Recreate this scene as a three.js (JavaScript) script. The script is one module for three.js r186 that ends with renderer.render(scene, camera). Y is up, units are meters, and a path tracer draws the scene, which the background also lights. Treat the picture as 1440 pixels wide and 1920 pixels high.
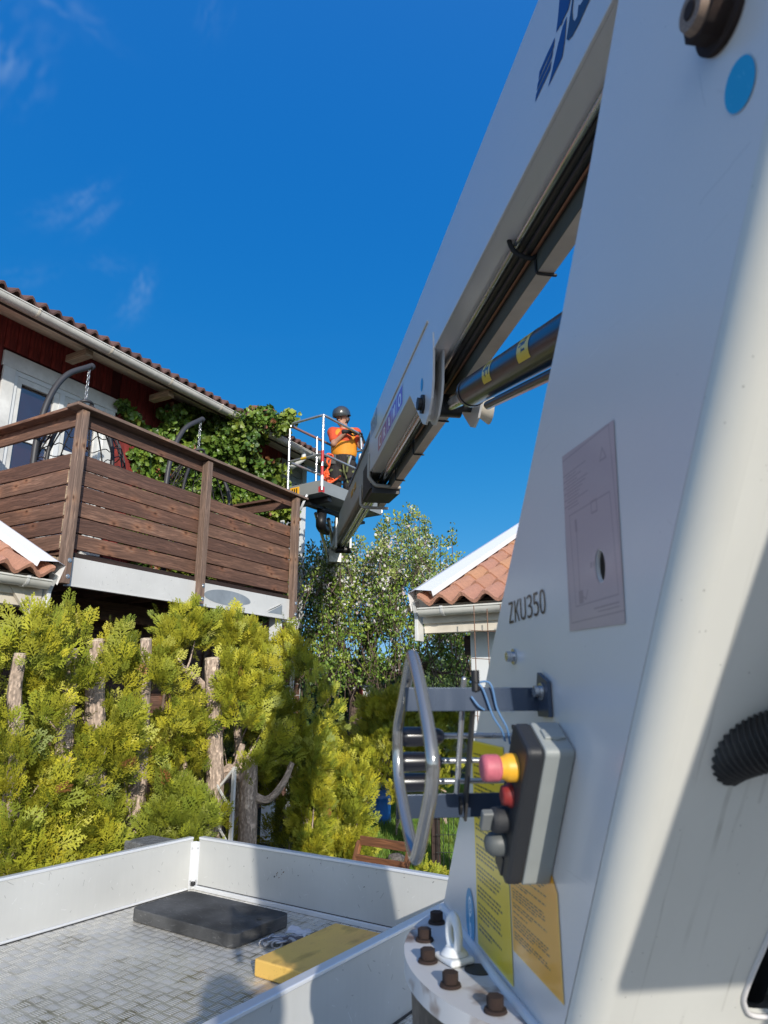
import * as THREE from 'three';
import { RoundedBoxGeometry } from 'three/addons/geometries/RoundedBoxGeometry.js';
import { MarchingCubes } from 'three/addons/objects/MarchingCubes.js';
import * as BGU from 'three/addons/utils/BufferGeometryUtils.js';

// ---------------------------------------------------------------- camera, sky, sun, exposure
const R2 = Math.PI / 180, EYE = 1.6, PITCH = 15 * R2, FPX = 1276;
const scene = new THREE.Scene();
const camera = new THREE.PerspectiveCamera(2 * Math.atan(960 / FPX) / R2, 0.75, 0.02, 3000);
camera.position.set(0, EYE, 0);
camera.rotation.x = PITCH;
camera.focus = 7;
camera.userData.fStop = 7.5;
const renderer = new THREE.WebGLRenderer({ antialias: true });
renderer.toneMapping = THREE.LinearToneMapping;
renderer.toneMappingExposure = 1.06;
renderer.shadowMap.enabled = true;

const SUN_AZ = 16 * R2, SUN_EL = 20.5 * R2;     // behind the photographer, a little to the right
const SUN = new THREE.Vector3(Math.sin(SUN_AZ) * Math.cos(SUN_EL), Math.sin(SUN_EL), Math.cos(SUN_AZ) * Math.cos(SUN_EL));
const sun = new THREE.DirectionalLight(new THREE.Color(1, 0.94, 0.85), 4.0);
sun.position.copy(SUN).multiplyScalar(40);
sun.castShadow = true;
Object.assign(sun.shadow.camera, { left: -20, right: 20, top: 20, bottom: -20, near: 1, far: 100 });
sun.shadow.mapSize.set(4096, 4096);
sun.shadow.radius = 1.2;
scene.add(sun);

// ---------------------------------------------------------------- small helpers
function rng(seed) { let s = seed >>> 0; return () => { s = (s + 0x6D2B79F5) | 0; let t = Math.imul(s ^ (s >>> 15), 1 | s); t = (t + Math.imul(t ^ (t >>> 7), 61 | t)) ^ t; return ((t ^ (t >>> 14)) >>> 0) / 4294967296; }; }
const hash = (x, y, s) => { let h = Math.imul(x, 374761393) ^ Math.imul(y, 668265263) ^ Math.imul(s, 974711); h = Math.imul(h ^ (h >>> 13), 1274126177); return ((h ^ (h >>> 16)) >>> 0) / 4294967296; };
const sm = t => t * t * (3 - 2 * t), lerp = (a, b, t) => a + (b - a) * t, clamp = (x, a = 0, b = 1) => Math.max(a, Math.min(b, x));
function vnoise(x, y, s, px = 1e9, py = 1e9) {   // value noise with a period
  const xi = Math.floor(x), yi = Math.floor(y), fx = sm(x - xi), fy = sm(y - yi), w = (a, p) => ((a % p) + p) % p;
  const x0 = w(xi, px), x1 = w(xi + 1, px), y0 = w(yi, py), y1 = w(yi + 1, py);
  return lerp(lerp(hash(x0, y0, s), hash(x1, y0, s), fx), lerp(hash(x0, y1, s), hash(x1, y1, s), fx), fy);
}
function fbm(x, y, s, oct, px, py) { let a = 0, k = 0.5, n = 0; for (let i = 0; i < oct; i++) { a += k * vnoise(x, y, s + i, px, py); n += k; k *= 0.5; x *= 2; y *= 2; px *= 2; py *= 2; } return a / n; }
const V3 = (x, y, z) => new THREE.Vector3(x, y, z);
const C = (r, g, b) => new THREE.Color().setRGB(r, g, b);
const CP = Math.cos(PITCH), SP = Math.sin(PITCH);
function ray(x, y) { const dy = 960 - y, vy = dy * CP + FPX * SP, vz = dy * SP - FPX * CP; return V3((x - 720) / -vz, vy / -vz, -1); }
const P = (x, y, D) => { const r = ray(x, y).multiplyScalar(D); r.y += EYE; return r; };                 // the point seen at a pixel, D metres ahead
function onPlane(x, y, q, n) { const r = ray(x, y), o = q.clone(); o.y -= EYE; const t = o.dot(n) / r.dot(n); r.multiplyScalar(t); r.y += EYE; return r; }

// ---------------------------------------------------------------- the sky: blue, paler to the horizon and round the sun, thin cirrus
{
  const W = 1536, H = 768, data = new Float32Array(W * H * 4), wisps = [];
  for (const [x, y, rx, ry, rot, k] of [[150, 380, 40, 9, -48, .8], [180, 410, 34, 9, -50, .5], [268, 540, 26, 12, -75, .8], [250, 572, 30, 14, -60, .5], [8, 110, 50, 34, -70, .6], [105, 8, 60, 16, 8, .4], [110, 400, 40, 16, -30, .28], [200, 495, 30, 12, -10, .25], [50, 520, 40, 18, -30, .22], [400, 30, 26, 14, -80, .2]]) {
    const d = ray(x, y).applyAxisAngle(V3(1, 0, 0), 0).normalize(); wisps.push({ d, rx: rx / FPX, ry: ry / FPX, rot: rot * R2, k });
  }
  const up = V3(0, 1, 0);
  for (const w of wisps) { w.r = V3().crossVectors(w.d, up).normalize(); w.u = V3().crossVectors(w.r, w.d); }
  for (let j = 0; j < H; j++) for (let i = 0; i < W; i++) {
    const el = ((j + 0.5) / H - 0.5) * Math.PI, az = ((i + 0.5) / W - 0.5) * 2 * Math.PI;
    const x = Math.cos(el) * Math.cos(az), y = Math.sin(el), z = Math.cos(el) * Math.sin(az);
    const h = Math.max(0, y), o = 4 * (j * W + i);
    const t = Math.pow(1 - h, 3.0), b = Math.pow(1 - h, 11);
    let r = lerp(0.003, 0.052, t) + 0.44 * b, g = lerp(0.140, 0.48, t) + 0.26 * b, bl = lerp(0.50, 0.90, t) + 0.04 * b;
    const c = clamp(x * SUN.x + y * SUN.y + z * SUN.z, -1, 1), a = Math.acos(c);
    const glow = 0.6 * Math.exp(-a / 0.16) + 1.0 * Math.exp(-((a / 0.86) ** 2));
    r += glow; g += glow * 0.91; bl += glow * 0.74;
    // thin high cirrus: long fibres on a plane overhead
    let cl = 0;
    if (y > 0.02) {
      const px = x / (y + 0.12), pz = z / (y + 0.12);
      const n = fbm(px * 1.3 + 7, pz * 3.1 + 3, 11, 5, 1e9, 1e9), m = fbm(px * 0.5 + 1, pz * 0.5 + 9, 41, 3, 1e9, 1e9);
      cl = 0.05 * clamp((n - 0.52) * 3) * clamp((m - 0.5) * 5);
      for (const w of wisps) {
        const q = x * w.d.x + y * w.d.y + z * w.d.z; if (q < 0.9) continue;
        const e1 = (x * w.r.x + y * w.r.y + z * w.r.z) / q, e2 = -(x * w.u.x + y * w.u.y + z * w.u.z) / q;
        const ca = Math.cos(w.rot), sa = Math.sin(w.rot), f1 = (e1 * ca + e2 * sa) / w.rx, f2 = (-e1 * sa + e2 * ca) / w.ry;
        const wob = fbm(f1 * 1.2 + w.k * 90, f2 * 1.5 + 4, 61, 4, 1e9, 1e9), wisp = fbm(f1 * 2.2 + 30 * w.k, f2 * 4 + 8, 71, 4, 1e9, 1e9);
        const g2 = f1 * f1 * 0.9 + (f2 + (wob - 0.5) * 2.4) ** 2;
        cl += w.k * Math.exp(-g2) * clamp((wisp - 0.34) * 2.0);
      }
      cl = clamp(cl, 0, 0.7);
    }
    r = lerp(r, 0.36, cl * 0.5); g = lerp(g, 0.52, cl * 0.5); bl = lerp(bl, 0.74, cl * 0.5);
    if (y < 0) { r = 0.16; g = 0.2; bl = 0.14; }
    data[o] = r; data[o + 1] = g; data[o + 2] = bl; data[o + 3] = 1;
  }
  const sky = new THREE.DataTexture(data, W, H, THREE.RGBAFormat, THREE.FloatType);
  sky.mapping = THREE.EquirectangularReflectionMapping; sky.magFilter = sky.minFilter = THREE.LinearFilter; sky.needsUpdate = true;
  scene.background = sky; scene.environment = sky;
}

// ---------------------------------------------------------------- geometry helpers
function uvBox(g, along = 'x', off = 0) {        // uv in metres; u runs along the named axis
  g = g.index ? g.toNonIndexed() : g; const p = g.attributes.position, uv = new Float32Array(p.count * 2);
  const a = V3(), b = V3(), c = V3();
  for (let i = 0; i < p.count; i += 3) {
    a.fromBufferAttribute(p, i); b.fromBufferAttribute(p, i + 1); c.fromBufferAttribute(p, i + 2);
    const n = b.clone().sub(a).cross(c.clone().sub(a)), ax = Math.abs(n.x), ay = Math.abs(n.y), az = Math.abs(n.z);
    for (let k = 0; k < 3; k++) {
      const q = [a, b, c][k]; let u, v;
      if (along === 'y') { if (ay > ax && ay > az) { u = q.x; v = q.z; } else { u = q.y; v = ax > az ? q.z : q.x; } }
      else if (along === 'z') { if (az > ax && az > ay) { u = q.x; v = q.y; } else { u = q.z; v = ax > ay ? q.y : q.x; } }
      else { if (ax > ay && ax > az) { u = q.z; v = q.y; } else { u = q.x; v = ay > az ? q.z : q.y; } }
      uv[2 * (i + k)] = u + off; uv[2 * (i + k) + 1] = v + off * 0.37;
    }
  }
  g.setAttribute('uv', new THREE.BufferAttribute(uv, 2)); return g;
}
const clean = g => { g = g.index ? g.toNonIndexed() : g; for (const k of Object.keys(g.attributes)) if (!['position', 'normal', 'uv'].includes(k)) g.deleteAttribute(k); if (!g.attributes.normal) g.computeVertexNormals(); if (!g.attributes.uv) g.setAttribute('uv', new THREE.BufferAttribute(new Float32Array(g.attributes.position.count * 2), 2)); return g; };
const merge = l => l.length === 1 ? l[0] : BGU.mergeGeometries(l.map(clean));
function bx(w, h, d, x = 0, y = 0, z = 0, along = 'x', off = 0, bev = 0) {
  const g = bev ? new RoundedBoxGeometry(w, h, d, 2, bev) : new THREE.BoxGeometry(w, h, d);
  g.translate(x, y, z); return uvBox(g, along, off);
}
function cyl(p, q, r0, r1 = r0, seg = 14, cap = true) {
  const d = q.clone().sub(p), L = d.length(), g = new THREE.CylinderGeometry(r1, r0, L, seg, 1, !cap);
  g.applyQuaternion(new THREE.Quaternion().setFromUnitVectors(V3(0, 1, 0), d.normalize())); g.translate((p.x + q.x) / 2, (p.y + q.y) / 2, (p.z + q.z) / 2);
  const uv = g.attributes.uv; for (let i = 0; i < uv.count; i++) uv.setXY(i, uv.getY(i) * L, uv.getX(i) * 6.28 * r0);
  return g;
}
function tube(pts, r, seg = 8, n = 0, closed = false, tension = 0.5) {
  const c = new THREE.CatmullRomCurve3(pts, closed, 'catmullrom', tension);
  const g = new THREE.TubeGeometry(c, n || pts.length * 6, r, seg, closed);
  const L = c.getLength(), uv = g.attributes.uv; for (let i = 0; i < uv.count; i++) uv.setXY(i, uv.getX(i) * L, uv.getY(i) * 6.28 * r);
  if (closed) return g;
  const caps = [0, 1].map(t => { const s = new THREE.SphereGeometry(r, seg, 4), p = c.getPoint(t); s.translate(p.x, p.y, p.z); return s; });
  return merge([g, ...caps]);
}
function limb(pts, rad, seg = 8) {     // a tapering tube through points
  const c = new THREE.CatmullRomCurve3(pts), n = (pts.length - 1) * 4, fr = c.computeFrenetFrames(n, false), pos = [], uv = [], idx = []; let L = 0, last = null;
  for (let i = 0; i <= n; i++) {
    const t = i / n, p = c.getPoint(t), k = t * (pts.length - 1), a = Math.min(pts.length - 2, Math.floor(k)), r = lerp(rad[a], rad[a + 1], k - a);
    if (last) L += p.distanceTo(last); last = p;
    for (let j = 0; j <= seg; j++) {
      const f = j / seg * 2 * Math.PI, nn = fr.normals[i].clone().multiplyScalar(Math.cos(f)).addScaledVector(fr.binormals[i], Math.sin(f));
      pos.push(p.x + nn.x * r, p.y + nn.y * r, p.z + nn.z * r); uv.push(L, f * r);
    }
  }
  for (let i = 0; i < n; i++) for (let j = 0; j < seg; j++) { const a = i * (seg + 1) + j, b = a + seg + 1; idx.push(a, a + 1, b, b, a + 1, b + 1); }
  const g = new THREE.BufferGeometry(); g.setAttribute('position', new THREE.Float32BufferAttribute(pos, 3)); g.setAttribute('uv', new THREE.Float32BufferAttribute(uv, 2)); g.setIndex(idx); g.computeVertexNormals(); return g;
}
function grid(nu, nv, fn) {            // surface fn(u, v) -> Vector3
  const pos = [], uv = [], idx = [];
  for (let i = 0; i <= nu; i++) for (let j = 0; j <= nv; j++) { const q = fn(i / nu, j / nv); pos.push(q.x, q.y, q.z); uv.push(q.u ?? i / nu, q.v ?? j / nv); }
  for (let i = 0; i < nu; i++) for (let j = 0; j < nv; j++) { const a = i * (nv + 1) + j, b = a + nv + 1; idx.push(a, b, a + 1, b, b + 1, a + 1); }
  const g = new THREE.BufferGeometry(); g.setAttribute('position', new THREE.Float32BufferAttribute(pos, 3)); g.setAttribute('uv', new THREE.Float32BufferAttribute(uv, 2)); g.setIndex(idx); g.computeVertexNormals(); return g;
}
const shape = (pts, holes = []) => { const s = new THREE.Shape(pts.map(p => new THREE.Vector2(p[0], p[1]))); for (const h of holes) s.holes.push(h instanceof THREE.Path ? h : new THREE.Path(h.map(p => new THREE.Vector2(p[0], p[1])))); return s; };
const extr = (s, d, bev = 0) => { const g = new THREE.ExtrudeGeometry(s, { depth: d - 2 * bev, bevelEnabled: bev > 0, bevelSize: bev, bevelThickness: bev, bevelOffset: -bev, bevelSegments: 2, curveSegments: 20 }); if (bev) g.translate(0, 0, bev); return g; };
function basis(g, x, y, z, o) { return g.applyMatrix4(new THREE.Matrix4().makeBasis(x, y, z).setPosition(o)); }
const hex = (r, h) => { const g = new THREE.CylinderGeometry(r, r, h, 6); g.translate(0, h / 2, 0); return g; };

// ---------------------------------------------------------------- naming
const used = {};
function numbered(n) { used[n] = (used[n] ?? -1) + 1; return used[n] ? `${n}_${String(used[n]).padStart(3, '0')}` : n; }
function mesh(name, geos, m, parent) {
  const o = new THREE.Mesh(Array.isArray(geos) ? merge(geos) : geos, m); o.name = name; o.castShadow = o.receiveShadow = true; if (parent) parent.add(o); return o;
}
function tag(o, label, category, group) { o.userData.label = label; o.userData.category = category; if (group) o.userData.group = group; return o; }
function thing(name, label, category, pos = V3(0, 0, 0), rot = 0, group) {
  const g = new THREE.Group(); g.name = numbered(name); g.position.copy(pos); g.rotation.y = rot; scene.add(g); return tag(g, label, category, group);
}
function part(name, parent) { const g = new THREE.Group(); g.name = name; parent.add(g); return g; }
function struct(name, geos, m) { const o = mesh(name, geos, m, scene); o.userData.kind = 'structure'; return o; }
function scatter(name, geo, m, list, parent) {       // list of {m: Matrix4, c: Color}
  const o = new THREE.InstancedMesh(geo, m, list.length); o.name = name; o.castShadow = o.receiveShadow = true; o.userData.kind = 'stuff';
  list.forEach((e, i) => { o.setMatrixAt(i, e.m); if (e.c) o.setColorAt(i, e.c); }); if (parent) parent.add(o); return o;
}
const _q = new THREE.Quaternion();
function place(pos, dir, roll, s) {                   // y axis of the copied shape along dir
  const q = new THREE.Quaternion().setFromUnitVectors(V3(0, 1, 0), dir.clone().normalize()); _q.setFromAxisAngle(V3(0, 1, 0), roll); q.multiply(_q);
  return new THREE.Matrix4().compose(pos, q, V3(s, s, s));
}

// ---------------------------------------------------------------- textures
function tex(W, H, fn, rep, srgb = true) {
  const d = new Uint8Array(W * H * 4);
  for (let j = 0; j < H; j++) for (let i = 0; i < W; i++) { const c = fn(i / W, j / H, i, j), o = 4 * (j * W + i); d[o] = clamp(c[0], 0, 255); d[o + 1] = clamp(c[1], 0, 255); d[o + 2] = clamp(c[2], 0, 255); d[o + 3] = c[3] ?? 255; }
  const t = new THREE.DataTexture(d, W, H, THREE.RGBAFormat); t.wrapS = t.wrapT = THREE.RepeatWrapping; t.magFilter = THREE.LinearFilter; t.minFilter = THREE.LinearMipmapLinearFilter; t.generateMipmaps = true;
  if (srgb) t.colorSpace = THREE.SRGBColorSpace; if (rep) t.repeat.set(rep[0], rep[1]); t.needsUpdate = true; return t;
}
const g1 = v => [v, v, v];
function canvasTex(w, h, draw) { const c = document.createElement('canvas'); c.width = w; c.height = h; const x = c.getContext('2d'); draw(x, w, h); const t = new THREE.CanvasTexture(c); t.colorSpace = THREE.SRGBColorSpace; return t; }
const T = {
  // wood: u along the grain, 2 m x 0.5 m; grain streaks, knots, silvery wear
  wood: tex(1024, 256, (u, v) => {
    let k = 0, kr = 0; for (let i = 0; i < 9; i++) { const kx = hash(i, 1, 5), ky = hash(i, 2, 5), dx = Math.min(Math.abs(u - kx), 1 - Math.abs(u - kx)) * 2, dy = Math.min(Math.abs(v - ky), 1 - Math.abs(v - ky)) * 0.5, d = Math.hypot(dx * 0.7, dy); k += Math.exp(-d * d / 0.00022); kr += Math.exp(-d * d / 0.0016); }
    const warp = fbm(u * 8, v * 4, 3, 3, 8, 4) + kr * 0.25, n = vnoise(u * 6, v * 90 + warp * 10, 7, 6, 90), f = vnoise(u * 40, v * 128, 9, 40, 128), w = fbm(u * 10, v * 20, 21, 4, 10, 20);
    const s = 0.86 + 0.25 * n + 0.16 * (f - 0.5) + 0.3 * clamp((w - 0.52) * 5) * f;
    return [200 * s + 70 * kr * (1 - k) - 60 * k, 190 * s + 50 * kr * (1 - k) - 70 * k, 180 * s + 30 * kr * (1 - k) - 80 * k];
  }, [0.5, 2]),
  woodBump: tex(512, 256, (u, v) => g1(255 * clamp(0.25 + 0.6 * vnoise(u * 5, v * 80 + 3 * fbm(u * 8, v * 4, 3, 2, 8, 4), 7, 5, 80) + 0.25 * (vnoise(u * 60, v * 120, 8, 60, 120) - 0.5))), [0.5, 2], false),
  grain: tex(256, 256, (u, v) => g1(185 + 70 * (0.6 * hash(u * 256 | 0, v * 256 | 0, 3) + 0.4 * fbm(u * 16, v * 16, 5, 3, 16, 16))), [4, 4]),
  grainBump: tex(256, 256, (u, v) => g1(255 * (0.5 * hash(u * 256 | 0, v * 256 | 0, 3) + 0.5 * vnoise(u * 96, v * 96, 6, 96, 96))), [4, 4], false),
  soil: tex(512, 512, (u, v) => g1(255 * clamp(0.93 + 0.22 * (fbm(u * 6, v * 6, 31, 6, 6, 6) - 0.5) + 0.06 * (fbm(u * 40, v * 40, 33, 2, 40, 40) - 0.5), 0, 1)), [0.7, 0.7]),
  rough: tex(512, 512, (u, v) => g1(255 * clamp(0.45 + 0.9 * (fbm(u * 5, v * 5, 51, 5, 5, 5) - 0.5) + 0.25 * (fbm(u * 60, v * 12, 53, 2, 60, 12) - 0.5))), [1, 1], false),
  bark: tex(512, 256, (u, v) => { const n = vnoise(u * 10, v * 26 + 3 * fbm(u * 6, v * 6, 2, 2, 6, 6), 5, 10, 26), f = fbm(u * 30, v * 30, 6, 3, 30, 30), s = 0.62 + 0.55 * n * f + 0.25 * f; return [230 * s, 218 * s, 206 * s]; }, [2, 3]),
  barkBump: tex(512, 256, (u, v) => g1(255 * clamp(0.2 + 0.9 * vnoise(u * 10, v * 26 + 3 * fbm(u * 6, v * 6, 2, 2, 6, 6), 5, 10, 26) * (0.5 + fbm(u * 30, v * 30, 6, 3, 30, 30)))), [2, 3], false),
  paint: tex(1024, 1024, (() => {
    const r = rng(41), b = new Float32Array(1024 * 1024); for (let i = 0; i < 90; i++) { let x = r() * 1023, y = r() * 1023; const a = r() < .6 ? (r() - .5) * .3 : r() * 3, L = 5 + 60 * r() * r(), k = (r() < .6 ? -1 : .6) * (6 + 14 * r()); for (let t = 0; t < L; t += .6) { b[((y | 0) & 1023) * 1024 + ((x | 0) & 1023)] += k; x += Math.cos(a); y += Math.sin(a); } }
    for (let i = 0; i < 120; i++) { const x = r() * 1020 | 0, y = r() * 1020 | 0, q = 20 + 90 * r() * r(), n = 1 + 2 * r() * r() | 0; for (let m = 0; m < n; m++) for (let l = 0; l < n; l++) b[(y + m) * 1024 + x + l] -= q; }
    return (u, v, i, j) => { const n = 246 + 5 * (fbm(u * 5, v * 5, 23, 4, 5, 5) - .5) + 2.5 * (hash(i, j, 3) - .5) + b[j * 1024 + i]; return [n, n, n]; };
  })(), [.8, .8]),
  // painted sheet aluminium with short scratches and specks of dirt
  alu: tex(1024, 512, (() => {
    const r = rng(77), sc = []; for (let i = 0; i < 190; i++) sc.push([r(), r(), (r() < 0.5 ? 1.5 : 0.2) + r() * 0.9, 4 + 28 * r() * r(), r() < 0.55 ? -1 : 1]);
    const buf = new Float32Array(1024 * 512);
    for (const [x, y, a, L, s] of sc) for (let t = 0; t < L; t += 0.5) { const X = ((x * 1024 + Math.cos(a) * t) | 0) & 1023, Y = ((y * 512 + Math.sin(a) * t) | 0) & 511; buf[Y * 1024 + X] += s * 44 * (0.4 + hash(X, Y, 4)); }
    for (let i = 0; i < 60; i++) { const x = r() * 1024 | 0, y = r() * 512 | 0; buf[y * 1024 + x] -= 60; }
    return (u, v, i, j) => { const n = fbm(u * 4, v * 3, 13, 5, 4, 3), q = 228 + 26 * (n - 0.5) + 2.5 * (vnoise(u * 200, v * 6, 8, 200, 6) - 0.5) + buf[j * 1024 + i]; return [q, q, q * 0.985]; };
  })(), [0.66, 1.3]),
};
const M = (r, g, b, rough = 0.6, o = {}) => new THREE.MeshStandardMaterial({ color: C(r, g, b), roughness: rough, ...o });
const MP = (r, g, b, rough, o = {}) => new THREE.MeshPhysicalMaterial({ color: C(r, g, b), roughness: rough, ...o });
const woodMat = (r, g, b) => M(r, g, b, 0.75, { map: T.wood, bumpMap: T.woodBump, bumpScale: 0.002 });
const mats = {
  brown: [woodMat(.245, .145, .108), woodMat(.205, .118, .09), woodMat(.275, .17, .13), woodMat(.185, .108, .085)],
  brownPale: woodMat(.42, .29, .23), brownGrey: woodMat(.30, .225, .19),
  dark: woodMat(.05, .03, .024), pale: woodMat(.62, .53, .40),
  white: M(.80, .80, .77, .5, { map: T.soil }), white2: M(.72, .74, .74, .45), cream: M(.76, .69, .57, .75, { map: T.soil }),
  fascia: M(.80, .80, .80, .4, { map: T.alu }), grey: M(.22, .25, .28, .6, { map: T.soil }),
  galv: M(.50, .51, .52, .42, { metalness: .75, roughnessMap: T.rough }), steel: M(.26, .30, .37, .38, { metalness: .8, roughnessMap: T.rough }), chrome: M(.62, .62, .64, .14, { metalness: 1 }),
  black: M(.012, .012, .013, .45), rubber: M(.02, .02, .021, .75, { bumpMap: T.grainBump, bumpScale: .0006 }), blackGloss: MP(.012, .013, .02, .3, { clearcoat: .5, clearcoatRoughness: .2 }),
  rust: M(.05, .028, .021, .85, { map: T.soil, bumpMap: T.grainBump, bumpScale: .001 }), glass: MP(.9, .95, 1, .02, { transmission: 1, ior: 1.5, thickness: 0 }),
};

// ================================================================ the aerial lift: turret, boom, basket, truck bed
// local axes: x along the boom (away), y up, z to the right.  V(F, h, R): F metres ahead, h above the eye, R to the right
const LA = Math.atan(0.151), E3 = V3(-Math.sin(LA), 0, -Math.cos(LA)), RR3 = V3(Math.cos(LA), 0, -Math.sin(LA));
const LF = 1.38, LR = 0.682, liftPos = E3.clone().multiplyScalar(LF).addScaledVector(RR3, LR);
const lift = thing('aerial_lift', 'white truck mounted boom lift with open aluminium bed, leaning turret and raised work basket', 'boom lift', liftPos, Math.PI / 2 + LA);
const V = (F, h, R) => V3(F - LF, h + EYE, R - LR);
const LW = (F, h, R) => { const p = E3.clone().multiplyScalar(F).addScaledVector(RR3, R); p.y = h + EYE; return p; };
const toLift = w => { const d = w.clone(); return V(d.dot(E3), d.y - EYE, d.dot(RR3)); };
const atR = (x, y, R) => { const q = onPlane(x, y, RR3.clone().multiplyScalar(R), RR3); return [q.dot(E3) - LF, q.y]; };   // a point of a side face, in its own plane

const paint = MP(.755, .725, .695, .30, { clearcoat: .35, clearcoatRoughness: .16, map: T.paint });
const paintB = MP(.74, .745, .74, .38, { clearcoat: .3, clearcoatRoughness: .2 });
paintB.map = tex(1024, 1024, (() => {       // grey-brown runs of dirty water, specks, chips
  const r = rng(5), runs = []; for (let i = 0; i < 20; i++) runs.push({ x: r(), y0: r() * 0.6, y1: 0.15 + r() * 0.9, w: 0.0012 + 0.0045 * r() * r(), k: 0.05 + 0.10 * r(), s: i });
  const sp = new Float32Array(1024 * 1024); for (let i = 0; i < 260; i++) { const x = r() * 1023 | 0, y = r() * 1023 | 0, k = 40 + 90 * r(); sp[y * 1024 + x] = k; if (r() < .4) sp[y * 1024 + x + 1 & 1048575] = k; }
  return (u, v, i, j) => {
    let d = 0; for (const q of runs) { const yy = 1 - v; if (yy < q.y0 || yy > q.y1) continue; const x = Math.abs(u - q.x - 0.008 * (vnoise(yy * 5, q.s, 3) - 0.5) - 0.0025 * (vnoise(yy * 40, q.s, 4) - 0.5)) / q.w; if (x < 1.6) d = Math.max(d, q.k * clamp(1.6 - x) * clamp(2.2 * vnoise(yy * 14, q.s, 9) - .5) * (0.6 + vnoise(yy * 60, q.s, 8)) * (0.7 + 0.3 * (x > 0.7 ? 1 : 0))); }
    const n = fbm(u * 8, v * 8, 17, 4, 8, 8) - 0.5, s = 1 + 0.05 * n - d; const q = sp[j * 1024 + i];
    return [243 * s - q, 241 * s - 8 * d - q, 232 * s - 25 * d - q];
  };
})(), [1.35, 0.75]);
const paintCream = paint;

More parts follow.
